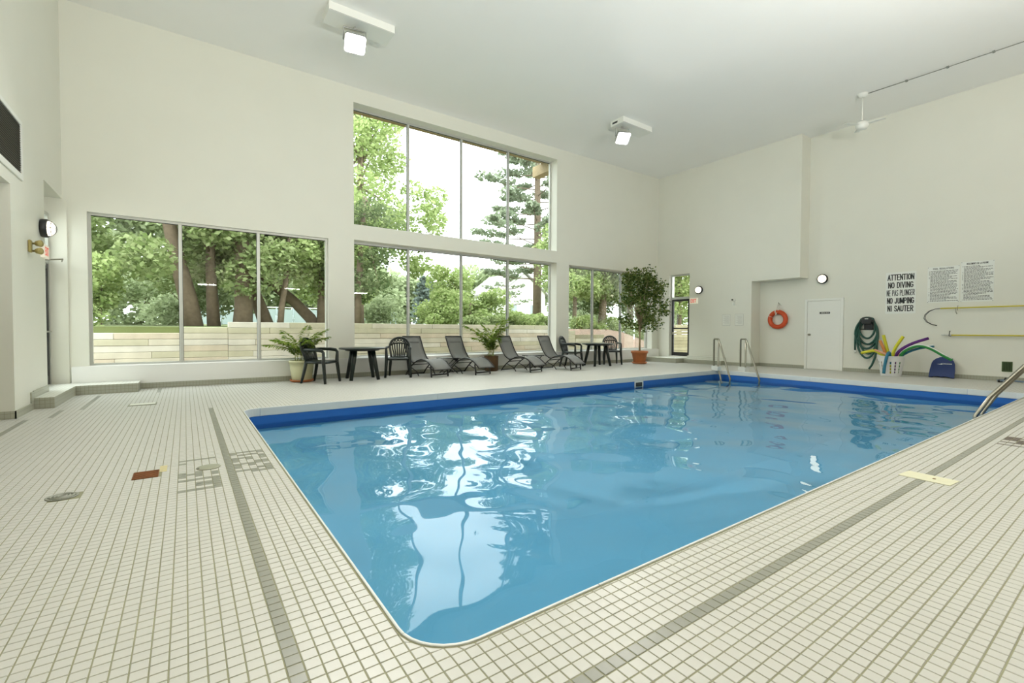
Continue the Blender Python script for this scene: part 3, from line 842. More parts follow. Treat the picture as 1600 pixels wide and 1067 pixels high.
SIGNW = mat('sign_white', (.80, .82, .77, 1), .4)
def no_diving():
    (y1, zt), (y0, zb) = EW(4.36, 2.68), EW(3.735, 1.60)
    t = thing('warning_sign', 'white bilingual NO DIVING warning sign with large black letters', 'sign', (X2, (y0+y1)/2, (zt+zb)/2))
    MB().box(-.004, 0, -(y1-y0)/2, (y1-y0)/2, -(zt-zb)/2, (zt-zb)/2).build('panel', SIGNW, t)
    L_ = [('ATTENTION', .56), ('NO DIVING', .53), ('NE PAS PLONGER', .585), ('NO JUMPING', .57), ('NI SAUTER', .545)]
    for k, (s_, w) in enumerate(L_):
        for q in range(s_.count(' ')+1):
            o = link('lettering', text_mesh(s_, w, .158, .013 if len(s_) > 10 else .021, q), t)
            o.location = (-.0048, 0, .41-k*.205); o.rotation_euler = ROT_END
no_diving()
def rules_sign(a, b, title, label, seed, right):
    (y1, zt), (y0, zb) = EW(*a), EW(*b)
    w, h_ = y1-y0, zt-zb
    t = thing('rules_sign', label, 'sign', (X2, (y0+y1)/2, (zt+zb)/2), 0, 'pool rules signs')
    MB().box(-.004, 0, -w/2, w/2, -h_/2, h_/2).build('panel', SIGNW, t)
    for q in range(title.count(' ')+1):
        o = link('lettering', text_mesh(title, w*.66, .042, .006, q), t); o.location = (-.0048, 0, h_/2-.05); o.rotation_euler = ROT_END
    rd = random.Random(seed); m_ = MB(); z = h_/2-.11; new = True; k = 0
    while z > -h_/2+.03:
        if new: m_.box(-.0046, -.004, w/2-.04, w/2-.027, z-.006, z+.006)
        y = w/2-.055; end = -w/2+.02+(rd.random()*.25 if rd.random() < .4 else rd.random()*.05)
        while y > end:
            l_ = rd.uniform(.015, .05); m_.box(-.0046, -.004, max(y-l_, -w/2+.015), y, z-.0062, z+.0062); y -= l_+.010
        new = rd.random() < .4; z -= .0285
    m_.build('small_print', BLACKINK, t)
    for sy in (-1, 1):
        for sz in (-1, 1): MB().lathe([(.007, -.004), (.007, -.007), (0, -.008)], (0, sy*(w/2-.012), sz*(h_/2-.012)), 8, axis='x').build('screw', BLACKP, t)
rules_sign((3.515, 2.73), (2.93, 1.85), 'POOL REGULATIONS', 'white panel of small black English pool regulations', 5, False)
rules_sign((2.906, 2.79), (2.345, 1.84), 'REGLEMENTS DE LA PISCINE', 'white panel of small black French pool regulations', 8, True)

YELLOW = mat('yellow_pole', (.66, .56, .06, 1), .4)
def poles():
    y1, z1 = EW(3.24, 1.70)
    t = thing('shepherd_crook', 'yellow rescue pole with black curved hook under the rules signs', 'rescue pole', (X2, 0, 0))
    MB().tube([(-.09, y1+.0, z1), (-.09, -1.2, z1+.03)], .016, 8).build('pole', YELLOW, t)
    c = MB(); cy_, cz = y1+.14, z1-.21
    for off in (0, .022):
        pts = [(-.09, y1, z1)]
        for k in range(9):
            a = math.radians(75+k*25); pts.append((-.09-off*.3, cy_-.0-math.cos(a)*(-.0)-(.30+off*.3)*math.cos(a)*-1*-.0+(.27-off)*-math.cos(a)*-0+.0, cz))
        pts = [(-.09, y1, z1), (-.09, y1+.10, z1-.01), (-.09, y1+.22-off, z1-.06), (-.09, y1+.295-off, z1-.15), (-.09, y1+.31-off, z1-.24), (-.09, y1+.26-off, z1-.33), (-.09, y1+.16, z1-.395+off*.3), (-.09, y1+.06, z1-.425+off*.3)]
        c.tube(pts, .007, 6)
    c.build('crook', BLACKP, t)
    MB().tube([(0, 2.96, z1+.05), (-.12, 2.96, z1+.05), (-.12, 2.96, z1-.06)], .006, 6).tube([(0, 2.985, z1-.12), (-.05, 2.985, z1-.14), (-.11, 2.985, z1-.1), (-.12, 2.985, z1)], .006, 6).build('hook', STEEL, t)
    y2, z2 = EW(3.2, 1.048)
    t = thing('brush_pole', 'yellow telescopic pole with grey tip, lower of the two poles', 'pole', (X2, 0, 0))
    MB().tube([(-.07, y2-.16, z2), (-.07, -1.2, z2)], .017, 8).build('pole', YELLOW, t)
    MB().tube([(-.07, y2+.02, z2+.005), (-.07, y2-.03, z2+.003), (-.07, y2-.17, z2)], [.008, .016, .019], 8).build('tip', mat('grey_tip', (.55, .56, .52, 1), .5), t)
    MB().tube([(0, y2-.13, z2+.10), (-.05, y2-.13, z2+.10), (-.09, y2-.13, z2-.02), (-.09, y2-.16, z2-.025)], .009, 6).build('hook', BLACKP, t)
poles()

HOSE = mat('green_hose', (.012, .075, .055, 1), .4, noise=.1, nscale=10)
def hose():
    yc, zc = EW(4.72, 1.43)
    t = thing('hose_reel', 'dark green vacuum hose looped over black wall hanger', 'hose', (X2, yc, zc))
    MB().bbox(-.02, 0, -.10, .10, -.26, .07, .006).bbox(-.16, -.02, -.15, .15, -.05, .02, .01).bbox(-.17, -.15, -.11, .11, -.10, .08, .008).tube([(-.13, -.16, -.24), (-.13, .16, -.24)], .012, 6).tube([(-.13, -.15, -.04), (-.13, -.16, -.24)], .012, 6).tube([(-.13, .15, -.04), (-.13, .16, -.24)], .012, 6).build('hanger', BLACKP, t)
    MB().box(-.1705, -.169, -.04, .04, .035, .055).build('hanger_plate', SIGNW, t)
    h_ = MB(); rd = random.Random(2)
    loops = [(.23, .62, -.08), (.25, .74, -.10), (.21, .88, -.07), (.24, 1.0, -.11), (.19, .46, -.09)]
    for k, (w, dz, x) in enumerate(loops):
        pts = []
        for q in range(28):
            a = 2*PI*q/28
            top = max(0, math.sin(a)); bot = max(0, -math.sin(a))
            pts.append((x-.03*math.sin(a*1+k), w*math.cos(a)*(1-.15*bot)+.02*math.sin(k*2.1)-.03*bot*k*.2, (-.02+.05*k*.2*top+.06*top) if math.sin(a) >= 0 and top > .9 else -dz/2+(dz/2+.03)*math.sin(a)))
        h_.tube(pts, .026, 8, closed=True)
    h_.tube([(-.10, .22, -.10), (-.10, .27, -.35), (-.09, .28, -.60), (-.09, .275, -.82)], .022, 8)
    h_.tube([(-.10, -.20, -.5), (-.11, -.23, -.75), (-.12, -.20, -1.0), (-.14, -.13, -1.22), (-.17, -.08, -1.32)], .026, 8)
    h_.build('hose', HOSE, t)
    MB().tube([(-.09, .275, -.82), (-.09, .27, -.90)], .024, 8).build('hose_end', WHITE, t)
hose()

# laundry basket and what stands in it
BX, BY = 14.72, 4.08
def basket():
    t = thing('laundry_basket', 'white slotted plastic laundry basket against the far wall', 'basket', (BX, BY, 0))
    mb = MB(); nseg = 48; zs = [0, .05, .07, .13, .15, .21, .23, .29, .31, .37, .40, .48, .50]
    rad = lambda z: .20+.075*z/.5
    def pt(a, z, o):
        r = rad(z)+o
        return (r*math.cos(a)*.85, r*math.sin(a), z)
    for i in range(len(zs)-1):
        slot = i in (2, 4, 6, 8)
        for k in range(nseg):
            hole = slot and k % 3 != 0 and (k//3) % 4 != 3
            if slot and k % 3 == 1 and hole: continue
            a0, a1 = 2*PI*k/nseg, 2*PI*(k+1)/nseg
            o = .006
            v = [pt(a0, zs[i], 0), pt(a1, zs[i], 0), pt(a1, zs[i+1], 0), pt(a0, zs[i+1], 0), pt(a0, zs[i], o), pt(a1, zs[i], o), pt(a1, zs[i+1], o), pt(a0, zs[i+1], o)]
            mb.add(v, [(0, 3, 2, 1), (4, 5, 6, 7), (0, 1, 5, 4), (1, 2, 6, 5), (2, 3, 7, 6), (3, 0, 4, 7)])
    mb.build('body', mat('basket_plastic', (.76, .77, .76, 1), .35), t)
    MB().tube([pt(2*PI*k/32, .50, .008) for k in range(32)], .014, 8, closed=True).build('rim', mat('basket_plastic', (.76, .77, .76, 1), .35), t)
    MB().lathe([(.17, .004), (.19, .012)], (0, 0, 0), 32).build('bottom', mat('basket_plastic', (.76, .77, .76, 1), .35), t)
basket()
def noodle(label, pts, col, r=.032, stripe=None):
    pts = [Vector((BX, BY, 0))+Vector(p) for p in pts]
    # smooth the path
    P_ = []
    for i in range(len(pts)-1):
        p0 = pts[max(i-1, 0)]; p1 = pts[i]; p2 = pts[i+1]; p3 = pts[min(i+2, len(pts)-1)]
        for q in range(5):
            s_ = q/5
            P_.append(.5*((2*p1)+(-p0+p2)*s_+(2*p0-5*p1+4*p2-p3)*s_*s_+(-p0+3*p1-3*p2+p3)*s_**3))
    P_.append(pts[-1])
    m = mat('foam_'+label.split()[0]+label.split()[1], col, .8)
    if stripe is None:
        o = MB().tube(P_, r, 10).build('pool_noodle', m)
        return tag(o, label, 'pool noodle', 'pool noodles in the laundry basket')
    t = thing('pool_noodle', label, 'pool noodle', (0, 0, 0), 0, 'pool noodles in the laundry basket')
    MB().tube(P_, r, 10).build('foam', m, t)
    MB().tube([p+Vector((-.012, 0, r*.75)) for p in P_], r*.55, 8).build('stripe', mat('foam_white', (.8, .82, .78, 1), .8), t)
    return t
Yl = (.62, .60, .04, 1)
noodle('yellow short noodle leaning almost level out of basket over the hose', [(-.02, .08, .42), (-.08, .20, .56), (-.08, .34, .63), (-.06, .62, .56)], Yl, .036)
noodle('orange noodle standing upright beside the yellow one at basket back', [(.05, .08, .05), (.06, .10, .4), (.03, .16, .66), (.0, .24, .90)], (.66, .26, .08, 1))
noodle('yellow tall noodle standing upright against the orange noodle', [(.09, .04, .05), (.10, .05, .4), (.08, .11, .68), (.03, .18, 1.04)], Yl, .036)
noodle('salmon pink noodle stub crossing the basket rim towards the hose', [(-.08, -.02, .40), (-.10, .08, .55), (-.10, .20, .60), (-.10, .32, .66)], (.70, .36, .22, 1), .026)
noodle('yellow slanted noodle standing alone above the basket middle', [(-.02, .0, .05), (-.02, -.02, .4), (-.02, -.08, .70), (-.02, -.24, 1.01)], Yl, .036)
noodle('teal blue noodle bent down over the front of the basket', [(-.04, -.01, .30), (-.10, .0, .52), (-.17, .0, .60), (-.265, .01, .52), (-.275, .045, .30), (-.265, .07, .07)], (.03, .18, .28, 1), .034)
noodle('purple noodle arching up from basket towards the rules signs', [(.0, -.06, .08), (.0, -.08, .45), (.0, -.18, .66), (.0, -.42, .84), (.0, -.72, .97)], (.10, .02, .17, 1), .034)
noodle('pink stub of noodle just above the basket rim', [(.04, -.10, .1), (.04, -.11, .4), (.04, -.13, .62)], (.75, .40, .36, 1), .036)
noodle('green white striped noodle arching from basket down to the kickboard', [(.05, -.14, .1), (.05, -.16, .45), (.02, -.28, .66), (.0, -.52, .78), (.02, -.74, .73), (.08, -.98, .56), (.14, -1.12, .46)], (.03, .25, .06, 1), .036, True)
noodle('blue white striped noodle curving low out of basket behind green one', [(.10, -.12, .1), (.10, -.15, .45), (.10, -.28, .60), (.10, -.52, .72), (.10, -.80, .78)], (.03, .16, .24, 1), .034, True)

def kickboard():
    t = thing('kickboard', 'blue foam kickboard leaning on the wall beside the basket', 'kickboard', (14.98, 3.19, 0.0))
    w, h_ = .235, .54
    pts = [(-w, 0), (-w+.06, .0), (-w+.09, .02), (-.06, .03), (0, .015), (.06, .03), (w-.09, .02), (w-.06, .0), (w, 0), (w-.005, .20)]
    for k in range(9):
        a = math.radians(10+k*20); pts.append(((w-.02)*math.cos(a), .34+.20*math.sin(a)))
    pts.append((-w+.005, .20))
    o = MB().prism(pts, -.018, .018, 'x').build('board', mat('kickboard_blue', (.004, .025, .13, 1), .5), t)
    lg = MB().prism([(.11, .345), (.06, .35), (-.0, .375), (.02, .35), (-.005, .335), (.05, .335)], -.0195, -.018, 'x')
    for k in range(5): lg.box(-.0195, -.018, -.16+k*.032, -.16+k*.032+.024, .347, .367)
    lo_ = lg.build('logo', SIGNW, o)
    o.rotation_euler = (0, .42, 0); o.location = (.10, 0, .01)
kickboard()
y_, z_ = EW(2.1, .345)
t = thing('wall_vent', 'small green slotted vent low on the far wall', 'vent', (X2, y_, z_))
GRV = mat('vent_green', (.06, .10, .03, 1), .6)
MB().box(-.004, 0, -.07, .07, -.10, .10).build('back', mat('vent_dark', (.01, .02, .008, 1), .8), t)
MB().box(-.015, 0, -.085, -.065, -.115, .115).box(-.015, 0, .065, .085, -.115, .115).box(-.015, 0, -.065, .065, .095, .115).box(-.015, 0, -.065, .065, -.115, -.095).build('frame', GRV, t)
for k in range(5): MB().box(-.012, -.004, -.055+k*.025, -.045+k*.025, -.095, .095).build('slat', GRV, t)
t = thing('pool_vacuum', 'blue grey pool vacuum head lying on deck by far wall', 'pool vacuum', (15.0, 2.1, 0))
VB = mat('vacuum_grey', (.16, .22, .30, 1), .5)
MB().prism([(.16, -.10), (-.06, -.12), (-.10, -.06), (-.10, .06), (-.06, .12), (.16, .10), (.22, 0)], .03, .055).build('plate', VB, t)
for a, b in ((-.08, -.08), (-.08, .08), (.12, -.07), (.12, .07)): MB().tube([(a, b-.02, .03), (a, b+.02, .03)], .03, 12).build('wheel', BLACKP, t)
MB().tube([(0, 0, .05), (0, -.02, .10)], .025, 10).build('hose_port', BLACKP, t)
MB().tube([(.0, -.12, .045), (.02, -.5, .03), (.03, -1.4, .025)], .018, 8).build('pole', VB, t)

# ------------------------------------------------------------------ pool rails
def rail(A, d, label, wz=-.45, run=1.10, top=.90, gap=.30):
    t = thing('pool_handrail', label, 'handrail', (A[0], A[1], 0), 0, 'stainless handrails of the pool steps')
    D = Vector((d[0], d[1], 0)).normalized()
    at_ = lambda s_, z: Vector((0, 0, z))+D*s_
    r = .024
    MB().tube([at_(0, 0), at_(0, top-.03), at_(.03, top), at_(gap-.0, top), at_(gap+.03, top-.02), at_(gap+.2, top-.24), at_(run, -.17), at_(run-.05, -.30), at_(run-.3, wz)], r, 10).build('rail', STEEL, t)
    MB().tube([at_(gap, top), at_(gap, .10), at_(gap+.03, .02), at_(gap+.12, -.10), at_(gap+.25, -.32), at_(gap+.30, wz)], r, 10).build('inner_post', STEEL, t)
    MB().lathe([(.05, 0), (.05, .02), (.03, .03)], (0, 0, 0), 16).build('flange', STEEL, t)
    w = MB(); n_ = Vector((-D.y, D.x, 0))*.05
    q = [at_(-.05, 0)-n_, at_(gap+.10, 0)-n_, at_(gap+.10, 0)+n_, at_(-.05, 0)+n_]
    w.add([p for p in q]+[p+Vector((0, 0, .115)) for p in q], [(0, 3, 2, 1), (4, 5, 6, 7), (0, 1, 5, 4), (1, 2, 6, 5), (2, 3, 7, 6), (3, 0, 4, 7)])
    w.build('anchor_block', COPING, t)
rail((12.66, 7.68), (-.6, -.8), 'stainless pool handrail in far corner, nearer the ficus')
rail((13.02, 7.08), (-.6, -.8), 'stainless pool handrail in far corner, nearer the life ring')
t = thing('pool_ladder', 'stainless grab rail at near pool edge by the right border', 'ladder', (0, 0, 0))
for y in (1.36,):
    MB().tube([(10.9, 1.05, 0), (10.9, 1.05, .60), (10.87, 1.12, .68), (10.78, 1.30, .60), (10.45, 1.62, .10), (10.28, 1.75, -.20), (10.2, 1.78, -.6)], .030, 10).build('rail', STEEL, t)
    MB().tube([(11.35, 1.05, 0), (11.35, 1.05, .60), (11.32, 1.12, .68), (11.23, 1.30, .60), (10.90, 1.62, .10), (10.73, 1.75, -.20), (10.65, 1.78, -.6)], .030, 10).build('rail', STEEL, t)
MB().box(10.25, 10.70, 1.70, 1.78, -.50, -.47).build('tread', STEEL, t)
MB().lathe([(.055, 0), (.055, .02), (.035, .03)], (10.9, 1.05, 0), 16).build('flange', STEEL, t)
MB().lathe([(.055, 0), (.055, .02), (.035, .03)], (11.35, 1.05, 0), 16).build('flange', STEEL, t)

# ------------------------------------------------------------------ deck fittings
DRG = mat('drain_grey', (.30, .31, .26, 1), .5, metal=.3)
def round_drain(name, x, y, r, label, m):
    t = thing(name, label, 'drain', (x, y, 0))
    MB().lathe([(r, 0), (r, .004), (r-.008, .005), (r-.012, .002), (0, .002)], (0, 0, 0), 28).build('rim', m, t)
    for k in range(3):
        rr = r*(.25+.22*k)
        MB().tube([(rr*math.cos(a*PI/12), rr*math.sin(a*PI/12), .004) for a in range(24)], .006, 6, closed=True).build('grate_ring', m, t)
    g = MB()
    for k in range(4):
        a = k*PI/4; g.box(-.003, .003, -r*.85, r*.85, .001, .006)
        o = g.build('grate_bar', m, t); o.rotation_euler = (0, 0, a); g = MB()
round_drain('floor_drain', -.687, 4.26, .085, 'round slotted grey floor drain nearest the left edge', DRG)
t = thing('cleanout_cover', 'plain round grey cover set in the grey tile lettering', 'cover', (.145, 4.50, 0))
CVG = mat('cover_grey', (.27, .28, .20, 1), .55, noise=.15, nscale=14)
MB().lathe([(.085, 0), (.085, .004), (.078, .006), (0, .0065)], (0, 0, 0), 28).build('disc', CVG, t)
MB().lathe([(.008, .0065), (.008, .008), (0, .008)], (-.07, -.02, 0), 8).build('screw', ALUD, t)
t = thing('floor_drain', 'rusty square floor drain with brown stain on white tiles', 'drain', (-.26, 4.535, 0))
RUST = mat('rust', (.20, .07, .016, 1), .9, noise=.55, nscale=38)
MB().box(-.075, .075, -.10, .10, -.004, .001).build('tray', mat('rust_dark', (.13, .05, .015, 1), .9, noise=.4, nscale=30), t)
for k in range(7): MB().bbox(-.072, .072, -.095+k*.0285, -.095+k*.0285+.016, .001, .005, .001).build('bar', RUST, t)
MB().box(-.08, -.074, -.10, .10, .0, .005).box(.074, .08, -.10, .10, .0, .005).box(-.08, .08, -.104, -.098, 0, .005).box(-.08, .08, .098, .104, 0, .005).build('rim', RUST, t)
t = thing('rust_stain', 'pale rust coloured tile patch beside the rusty drain', 'stain', (-.155, 4.66, .0006))
MB().box(-.024, .024, -.1, .1, 0, .0006).build('patch', mat('rust_patch', (.56, .50, .27, 1), .7, noise=.3, nscale=30), t)
t = thing('hatch_plate', 'thin flat plate in the deck near left window', 'plate', (-.53, 8.84, 0))
MB().bbox(-.17, .17, -.11, .11, 0, .006, .002).build('plate', CVG, t); MB().bbox(-.15, .15, -.09, .09, .006, .010, .002).build('lid', mat('lid_white', (.66, .67, .58, 1), .5), t)
t = thing('skimmer_lid', 'cream rectangular plate across the grey tile line by the pool', 'plate', (4.66, 1.06, 0), math.radians(-4))
MB().bbox(-.10, .10, -.17, .14, 0, .005, .002).build('plate', mat('cream_plate', (.66, .65, .47, 1), .6, noise=.1, nscale=20), t)
MB().lathe([(.010, .005), (.010, .008), (0, .008)], (0, -.05, 0), 10).build('screw', mat('rust_screw', (.25, .14, .05, 1), .8), t)

# ================================================================== FURNITURE
def face(fx, fy): return math.atan2(fy, fx)-PI/2
def make_chair(name, label, loc, rz, group):
    t = thing(name, label, 'chair', loc, rz, group)
    # seat
    rows = []
    for i in range(9):
        v = -.21+.44*i/8; row = []
        for j in range(9):
            u = (j/8-.5)*2; w = .215+.03*(i/8)
            z = .425-.018*(1-u*u)*math.sin(PI*min(1, i/7)) + (-.02 if i == 8 else 0)
            row.append((u*w, v, z))
        rows.append(row)
    MB().sheet(rows, .026).tube([(-.225, .20, .405), (.225, .20, .405)], .022, 6).tube([(-.235, .20, .41), (-.205, -.2, .41)], .02, 6).tube([(.235, .20, .41), (.205, -.2, .41)], .02, 6).build('seat', GREENP, t)
    # backrest: arched frame, fan of slats, pierced crown
    lean = lambda z: -.20-(z-.42)*.30
    bk = MB()
    fr = []
    for z in (.40, .50, .60, .68): fr.append((-.17-.05*(z-.40)/.28, lean(z), z))
    for k in range(1, 12):
        a = PI-k*PI/12; fr.append((.22*math.cos(a), lean(.68+.20*math.sin(a)), .68+.20*math.sin(a)))
    for z in (.68, .60, .50, .40): fr.append((.17+.05*(z-.40)/.28, lean(z), z))
    bk.tube(fr, .026, 6)
    bd = [(.20*math.cos(PI-k*PI/10)*1.0, lean(.70+.055*math.sin(k*PI/10)), .70+.055*math.sin(k*PI/10)) for k in range(11)]
    bk.tube(bd, .021, 6)
    for j in range(-3, 4):
        x0 = j*.040; x1 = j*.056
        zt = .70+.055*math.sqrt(max(0, 1-(x1/.2)**2))
        bk.tube([(x0, lean(.425), .425), (x0*1.02, lean(.52), .52), (x1*.93, lean(.63), .63), (x1, lean(zt), zt)], .0165, 6, sx=.5)
    for j in range(-2, 3):
        x = j*.072; zc = .70+.125*math.sqrt(max(.05, 1-(x/.24)**2))
        bk.tube([(x+.026*math.cos(a*PI/5), lean(zc+.03*math.sin(a*PI/5)), zc+.03*math.sin(a*PI/5)) for a in range(10)], .013, 5, closed=True)
    bk.tube([(-.17, lean(.43), .43), (.17, lean(.43), .43)], .024, 6)
    bk.build('backrest', GREENP, t)
    for s_ in (-1, 1):
        MB().tube([(s_*.215, lean(.66), .66), (s_*.25, -.15, .665), (s_*.262, .05, .66), (s_*.262, .17, .645), (s_*.258, .205, .60)], [.022, .028, .034, .034, .028], 8, sx=.7).build('armrest', GREENP, t)
        MB().tube([(s_*.256, .205, .62), (s_*.25, .20, .42), (s_*.262, .225, .2), (s_*.275, .25, 0)], [.027, .036, .032, .025], 8).build('leg', GREENP, t)
        MB().tube([(s_*.19, -.20, .44), (s_*.20, -.22, .3), (s_*.215, -.26, .12), (s_*.225, -.29, 0)], [.032, .032, .027, .022], 8).build('leg', GREENP, t)
    return t
chair = make_chair('garden_chair', 'dark green plastic armchair in front of the cream potted palm', (2.37, 10.45, 0), face(.72, -.69), 'green plastic chairs')
chair.scale = (1.07, 1.07, 1.07)
dup(chair, (4.22, 10.74, 0), face(-.42, -.90), 'dark green plastic armchair facing pool, between nearer table and first lounger', 'green plastic chairs')
dup(chair, (9.93, 10.82, 0), face(.45, -.89), 'dark green plastic armchair just behind the farthest lounger', 'green plastic chairs')
dup(chair, (11.80, 10.88, 0), face(-.60, -.80), 'dark green plastic armchair between farther table and ficus', 'green plastic chairs')
def make_table(label, loc, rz, group):
    t = thing('round_table', label, 'table', loc, rz, group)
    MB().lathe([(.47, .685), (.505, .69), (.515, .705), (.510, .722), (.49, .727), (.0, .729)], (0, 0, 0), 40).build('tabletop', GREENP, t)
    for k in range(4):
        a = PI/4+k*PI/2; c, s_ = math.cos(a), math.sin(a)
        MB().tube([(c*.27, s_*.27, .69), (c*.33, s_*.33, .40), (c*.42, s_*.42, 0)], [.054, .050, .038], 8).build('leg', GREENP, t)
    MB().lathe([(.36, .655), (.38, .66), (.38, .688)], (0, 0, 0), 32, capb=False, capt=False).build('apron', GREENP, t)
    return t
tb = make_table('dark green round plastic table nearer the cream potted palm', (3.32, 10.66, 0), -.13, 'green plastic tables')
dup(tb, (10.86, 10.62, 0), -.2, 'dark green round plastic table nearer the ficus', 'green plastic tables')

def make_lounger(label, loc, rz, group):
    t = thing('sun_lounger', label, 'sun lounger', loc, rz, group)
    w = .27
    back = [(-.66, .96), (-.60, .84), (-.53, .68), (-.44, .52), (-.34, .40), (-.22, .335)]
    legp = [(-.22, .335), (-.10, .355), (.05, .405), (.18, .425), (.32, .405), (.46, .345), (.60, .245), (.66, .19)]
    def sl(prof, name):
        rows = [[(x, y, z-.015*(1-(x/w)**2)) for x in (-w+.02, -w*.5, 0, w*.5, w-.02)] for y, z in prof]
        return MB().sheet(rows, .006).build(name, SLING, t)
    sl(back, 'back_sling'); sl(legp, 'seat_sling')
    hp = [[(x, y-.012, z+.006) for x in (-w+.03, 0, w-.03)] for y, z in ((-.655, .95), (-.60, .845), (-.575, .79))]
    MB().sheet(hp, .012).build('headrest', SLING, t)
    for s_ in (-1, 1):
        MB().tube([(s_*w, y, z) for y, z in back]+[(s_*w, -.14, .31)], .015, 8).build('back_rail', BLACKP, t)
        arch = [(-.50, 0), (-.42, .10), (-.30, .21), (-.16, .31), (0, .385), (.15, .418), (.30, .405), (.46, .345), (.60, .245), (.67, .18)]
        MB().tube([(s_*w, y, z) for y, z in arch], .016, 8).build('side_rail', BLACKP, t)
        MB().tube([(s_*(w-.02), .50, .275), (s_*(w-.02), .53, .02), (s_*(w-.02), .53, 0)], .019, 8).build('leg', BLACKP, t)
        MB().tube([(s_*(w-.02), -.30, .20), (s_*(w-.02), -.05, .10), (s_*(w-.02), .02, 0)], .013, 8).build('rear_leg', BLACKP, t)
    MB().tube([(-w+.02, .53, .06), (w-.02, .53, .06)], .018, 8).build('crossbar', BLACKP, t)
    MB().tube([(-w, -.50, .02), (w, -.50, .02)], .013, 8).tube([(-w, -.22, .27), (w, -.22, .27)], .011, 8).build('rear_bar', BLACKP, t)
    MB().tube([(-w, -.66, .965), (w, -.66, .965)], .012, 8).tube([(-w, .665, .185), (w, .665, .185)], .012, 8).build('end_bar', BLACKP, t)
    return t
LG = 'grey sun loungers facing the pool'
rzl = face(.20, -.98)
lg = make_lounger('grey sling sun lounger nearest the dark green chairs and table', (4.91, 10.65, 0), rzl, LG)
dup(lg, (6.10, 10.60, 0), rzl, 'grey sling sun lounger beside the brown basket of palm', LG)
dup(lg, (7.66, 10.42, 0), rzl+.05, 'grey sling sun lounger partly covered by palm fronds', LG)
dup(lg, (9.00, 10.28, 0), rzl+.04, 'grey sling sun lounger farthest along, next to the pillar', LG)
def make_side(label, loc, rz, group):
    t = thing('side_table', label, 'table', loc, rz, group)
    MB().bbox(-.27, .27, -.20, .20, .385, .405, .006).build('tabletop', BLACKP, t)
    for s_ in (-1, 1):
        MB().tube([(-.22, s_*.16, .385), (.20, s_*.16, 0)], .012, 6).build('leg', BLACKP, t)
        MB().tube([(.22, s_*.14, .385), (-.20, s_*.14, 0)], .012, 6).build('leg', BLACKP, t)
    MB().tube([(.15, -.16, .055), (.15, .16, .055)], .009, 6).tube([(-.15, -.16, .055), (-.15, .16, .055)], .009, 6).build('stretcher', BLACKP, t)
    return t
sd = make_side('small black folding side table between first and second lounger', (5.66, 10.92, 0), -.15, 'small side tables by the loungers')
dup(sd, (8.36, 10.78, 0), -.1, 'small black folding side table between third and farthest lounger', 'small side tables by the loungers')

# ------------------------------------------------------------------ potted plants
def frond_mesh(L_, droop, seed, leafl=.24, nleaf=32, stem=.25, w=.022):
    rd = random.Random(seed); mb = MB(); pts = []
    for k in range(12):
        s_ = k/11
        pts.append(Vector((s_*L_*(.10+.55*s_), 0, L_*(1.08*s_-droop*s_*s_))))
    mb.tube(pts, [.007*(1-.7*k/11) for k in range(12)], 5)
    for k in range(nleaf):
        s_ = stem+(1-stem)*k/(nleaf-1); i = min(10, int(s_*11)); f = s_*11-i
        p = pts[i].lerp(pts[i+1], f); tg = (pts[i+1]-pts[i]).normalized()
        ln = leafl*(math.sin(PI*(.12+.85*(k/(nleaf-1))))*.8+.25)
        for sd_ in (-1, 1):
            dr = (tg*.6+Vector((0, sd_, 0))*.8+Vector((0, 0, rd.uniform(-.35, .05)))).normalized()
            pr = dr.cross(Vector((0, 0, 1))).normalized()
            a = p; m = p+dr*ln*.5; e = p+dr*ln-Vector((0, 0, ln*.25))
            mb.add([a, m+pr*w, e, m-pr*w], [(0, 1, 2, 3)], 1)
    return mb
def palm(t, zb, n, lmin, lmax, seed, spread=.12, tilt=(-.30, .38)):
    rd = random.Random(seed)
    meshes = [frond_mesh(1.0, rd.uniform(.15, .55), seed+q).mesh('frond', [mat('frond_stem', (.30, .33, .10, 1), .6), LEAF_PALM]) for q in range(5)]
    for k in range(n):
        o = link('frond', meshes[k % 5], t); a = k*2.4+rd.uniform(-.3, .3); s_ = rd.uniform(lmin, lmax)
        o.location = (rd.uniform(-spread, spread), rd.uniform(-spread, spread), zb); o.rotation_euler = (0, rd.uniform(*tilt), a); o.scale = (s_, s_, s_)
t = thing('potted_palm', 'potted palm in large cream pot by the low left window', 'plant', (2.07, 10.88, 0))
MB().lathe([(.18, .03), (.20, .05), (.235, .30), (.25, .42), (.262, .42), (.265, .465), (.245, .465), (.235, .40)], capt=False).build('pot', CREAM, t)
MB().lathe([(.19, 0), (.235, .02), (.245, .05), (.225, .05), (.20, .02)], capt=False).build('saucer', TERRA, t)
MB().lathe([(.236, .40), (.0, .42)], capb=False).build('soil', SOIL, t)
palm(t, .40, 20, .60, .92, 3)
t = thing('potted_palm', 'potted palm in brown basket between second and third lounger', 'plant', (6.98, 10.90, 0))
MB().lathe([(.17, 0), (.19, .02), (.20, .40), (.21, .42), (.19, .42), (.18, .36)], n=20, capt=False).build('pot', WICKER, t)
MB().lathe([(.18, .36), (.0, .37)], capb=False).build('soil', SOIL, t)
palm(t, .36, 15, .80, 1.20, 21, .08, (-.42, .22))

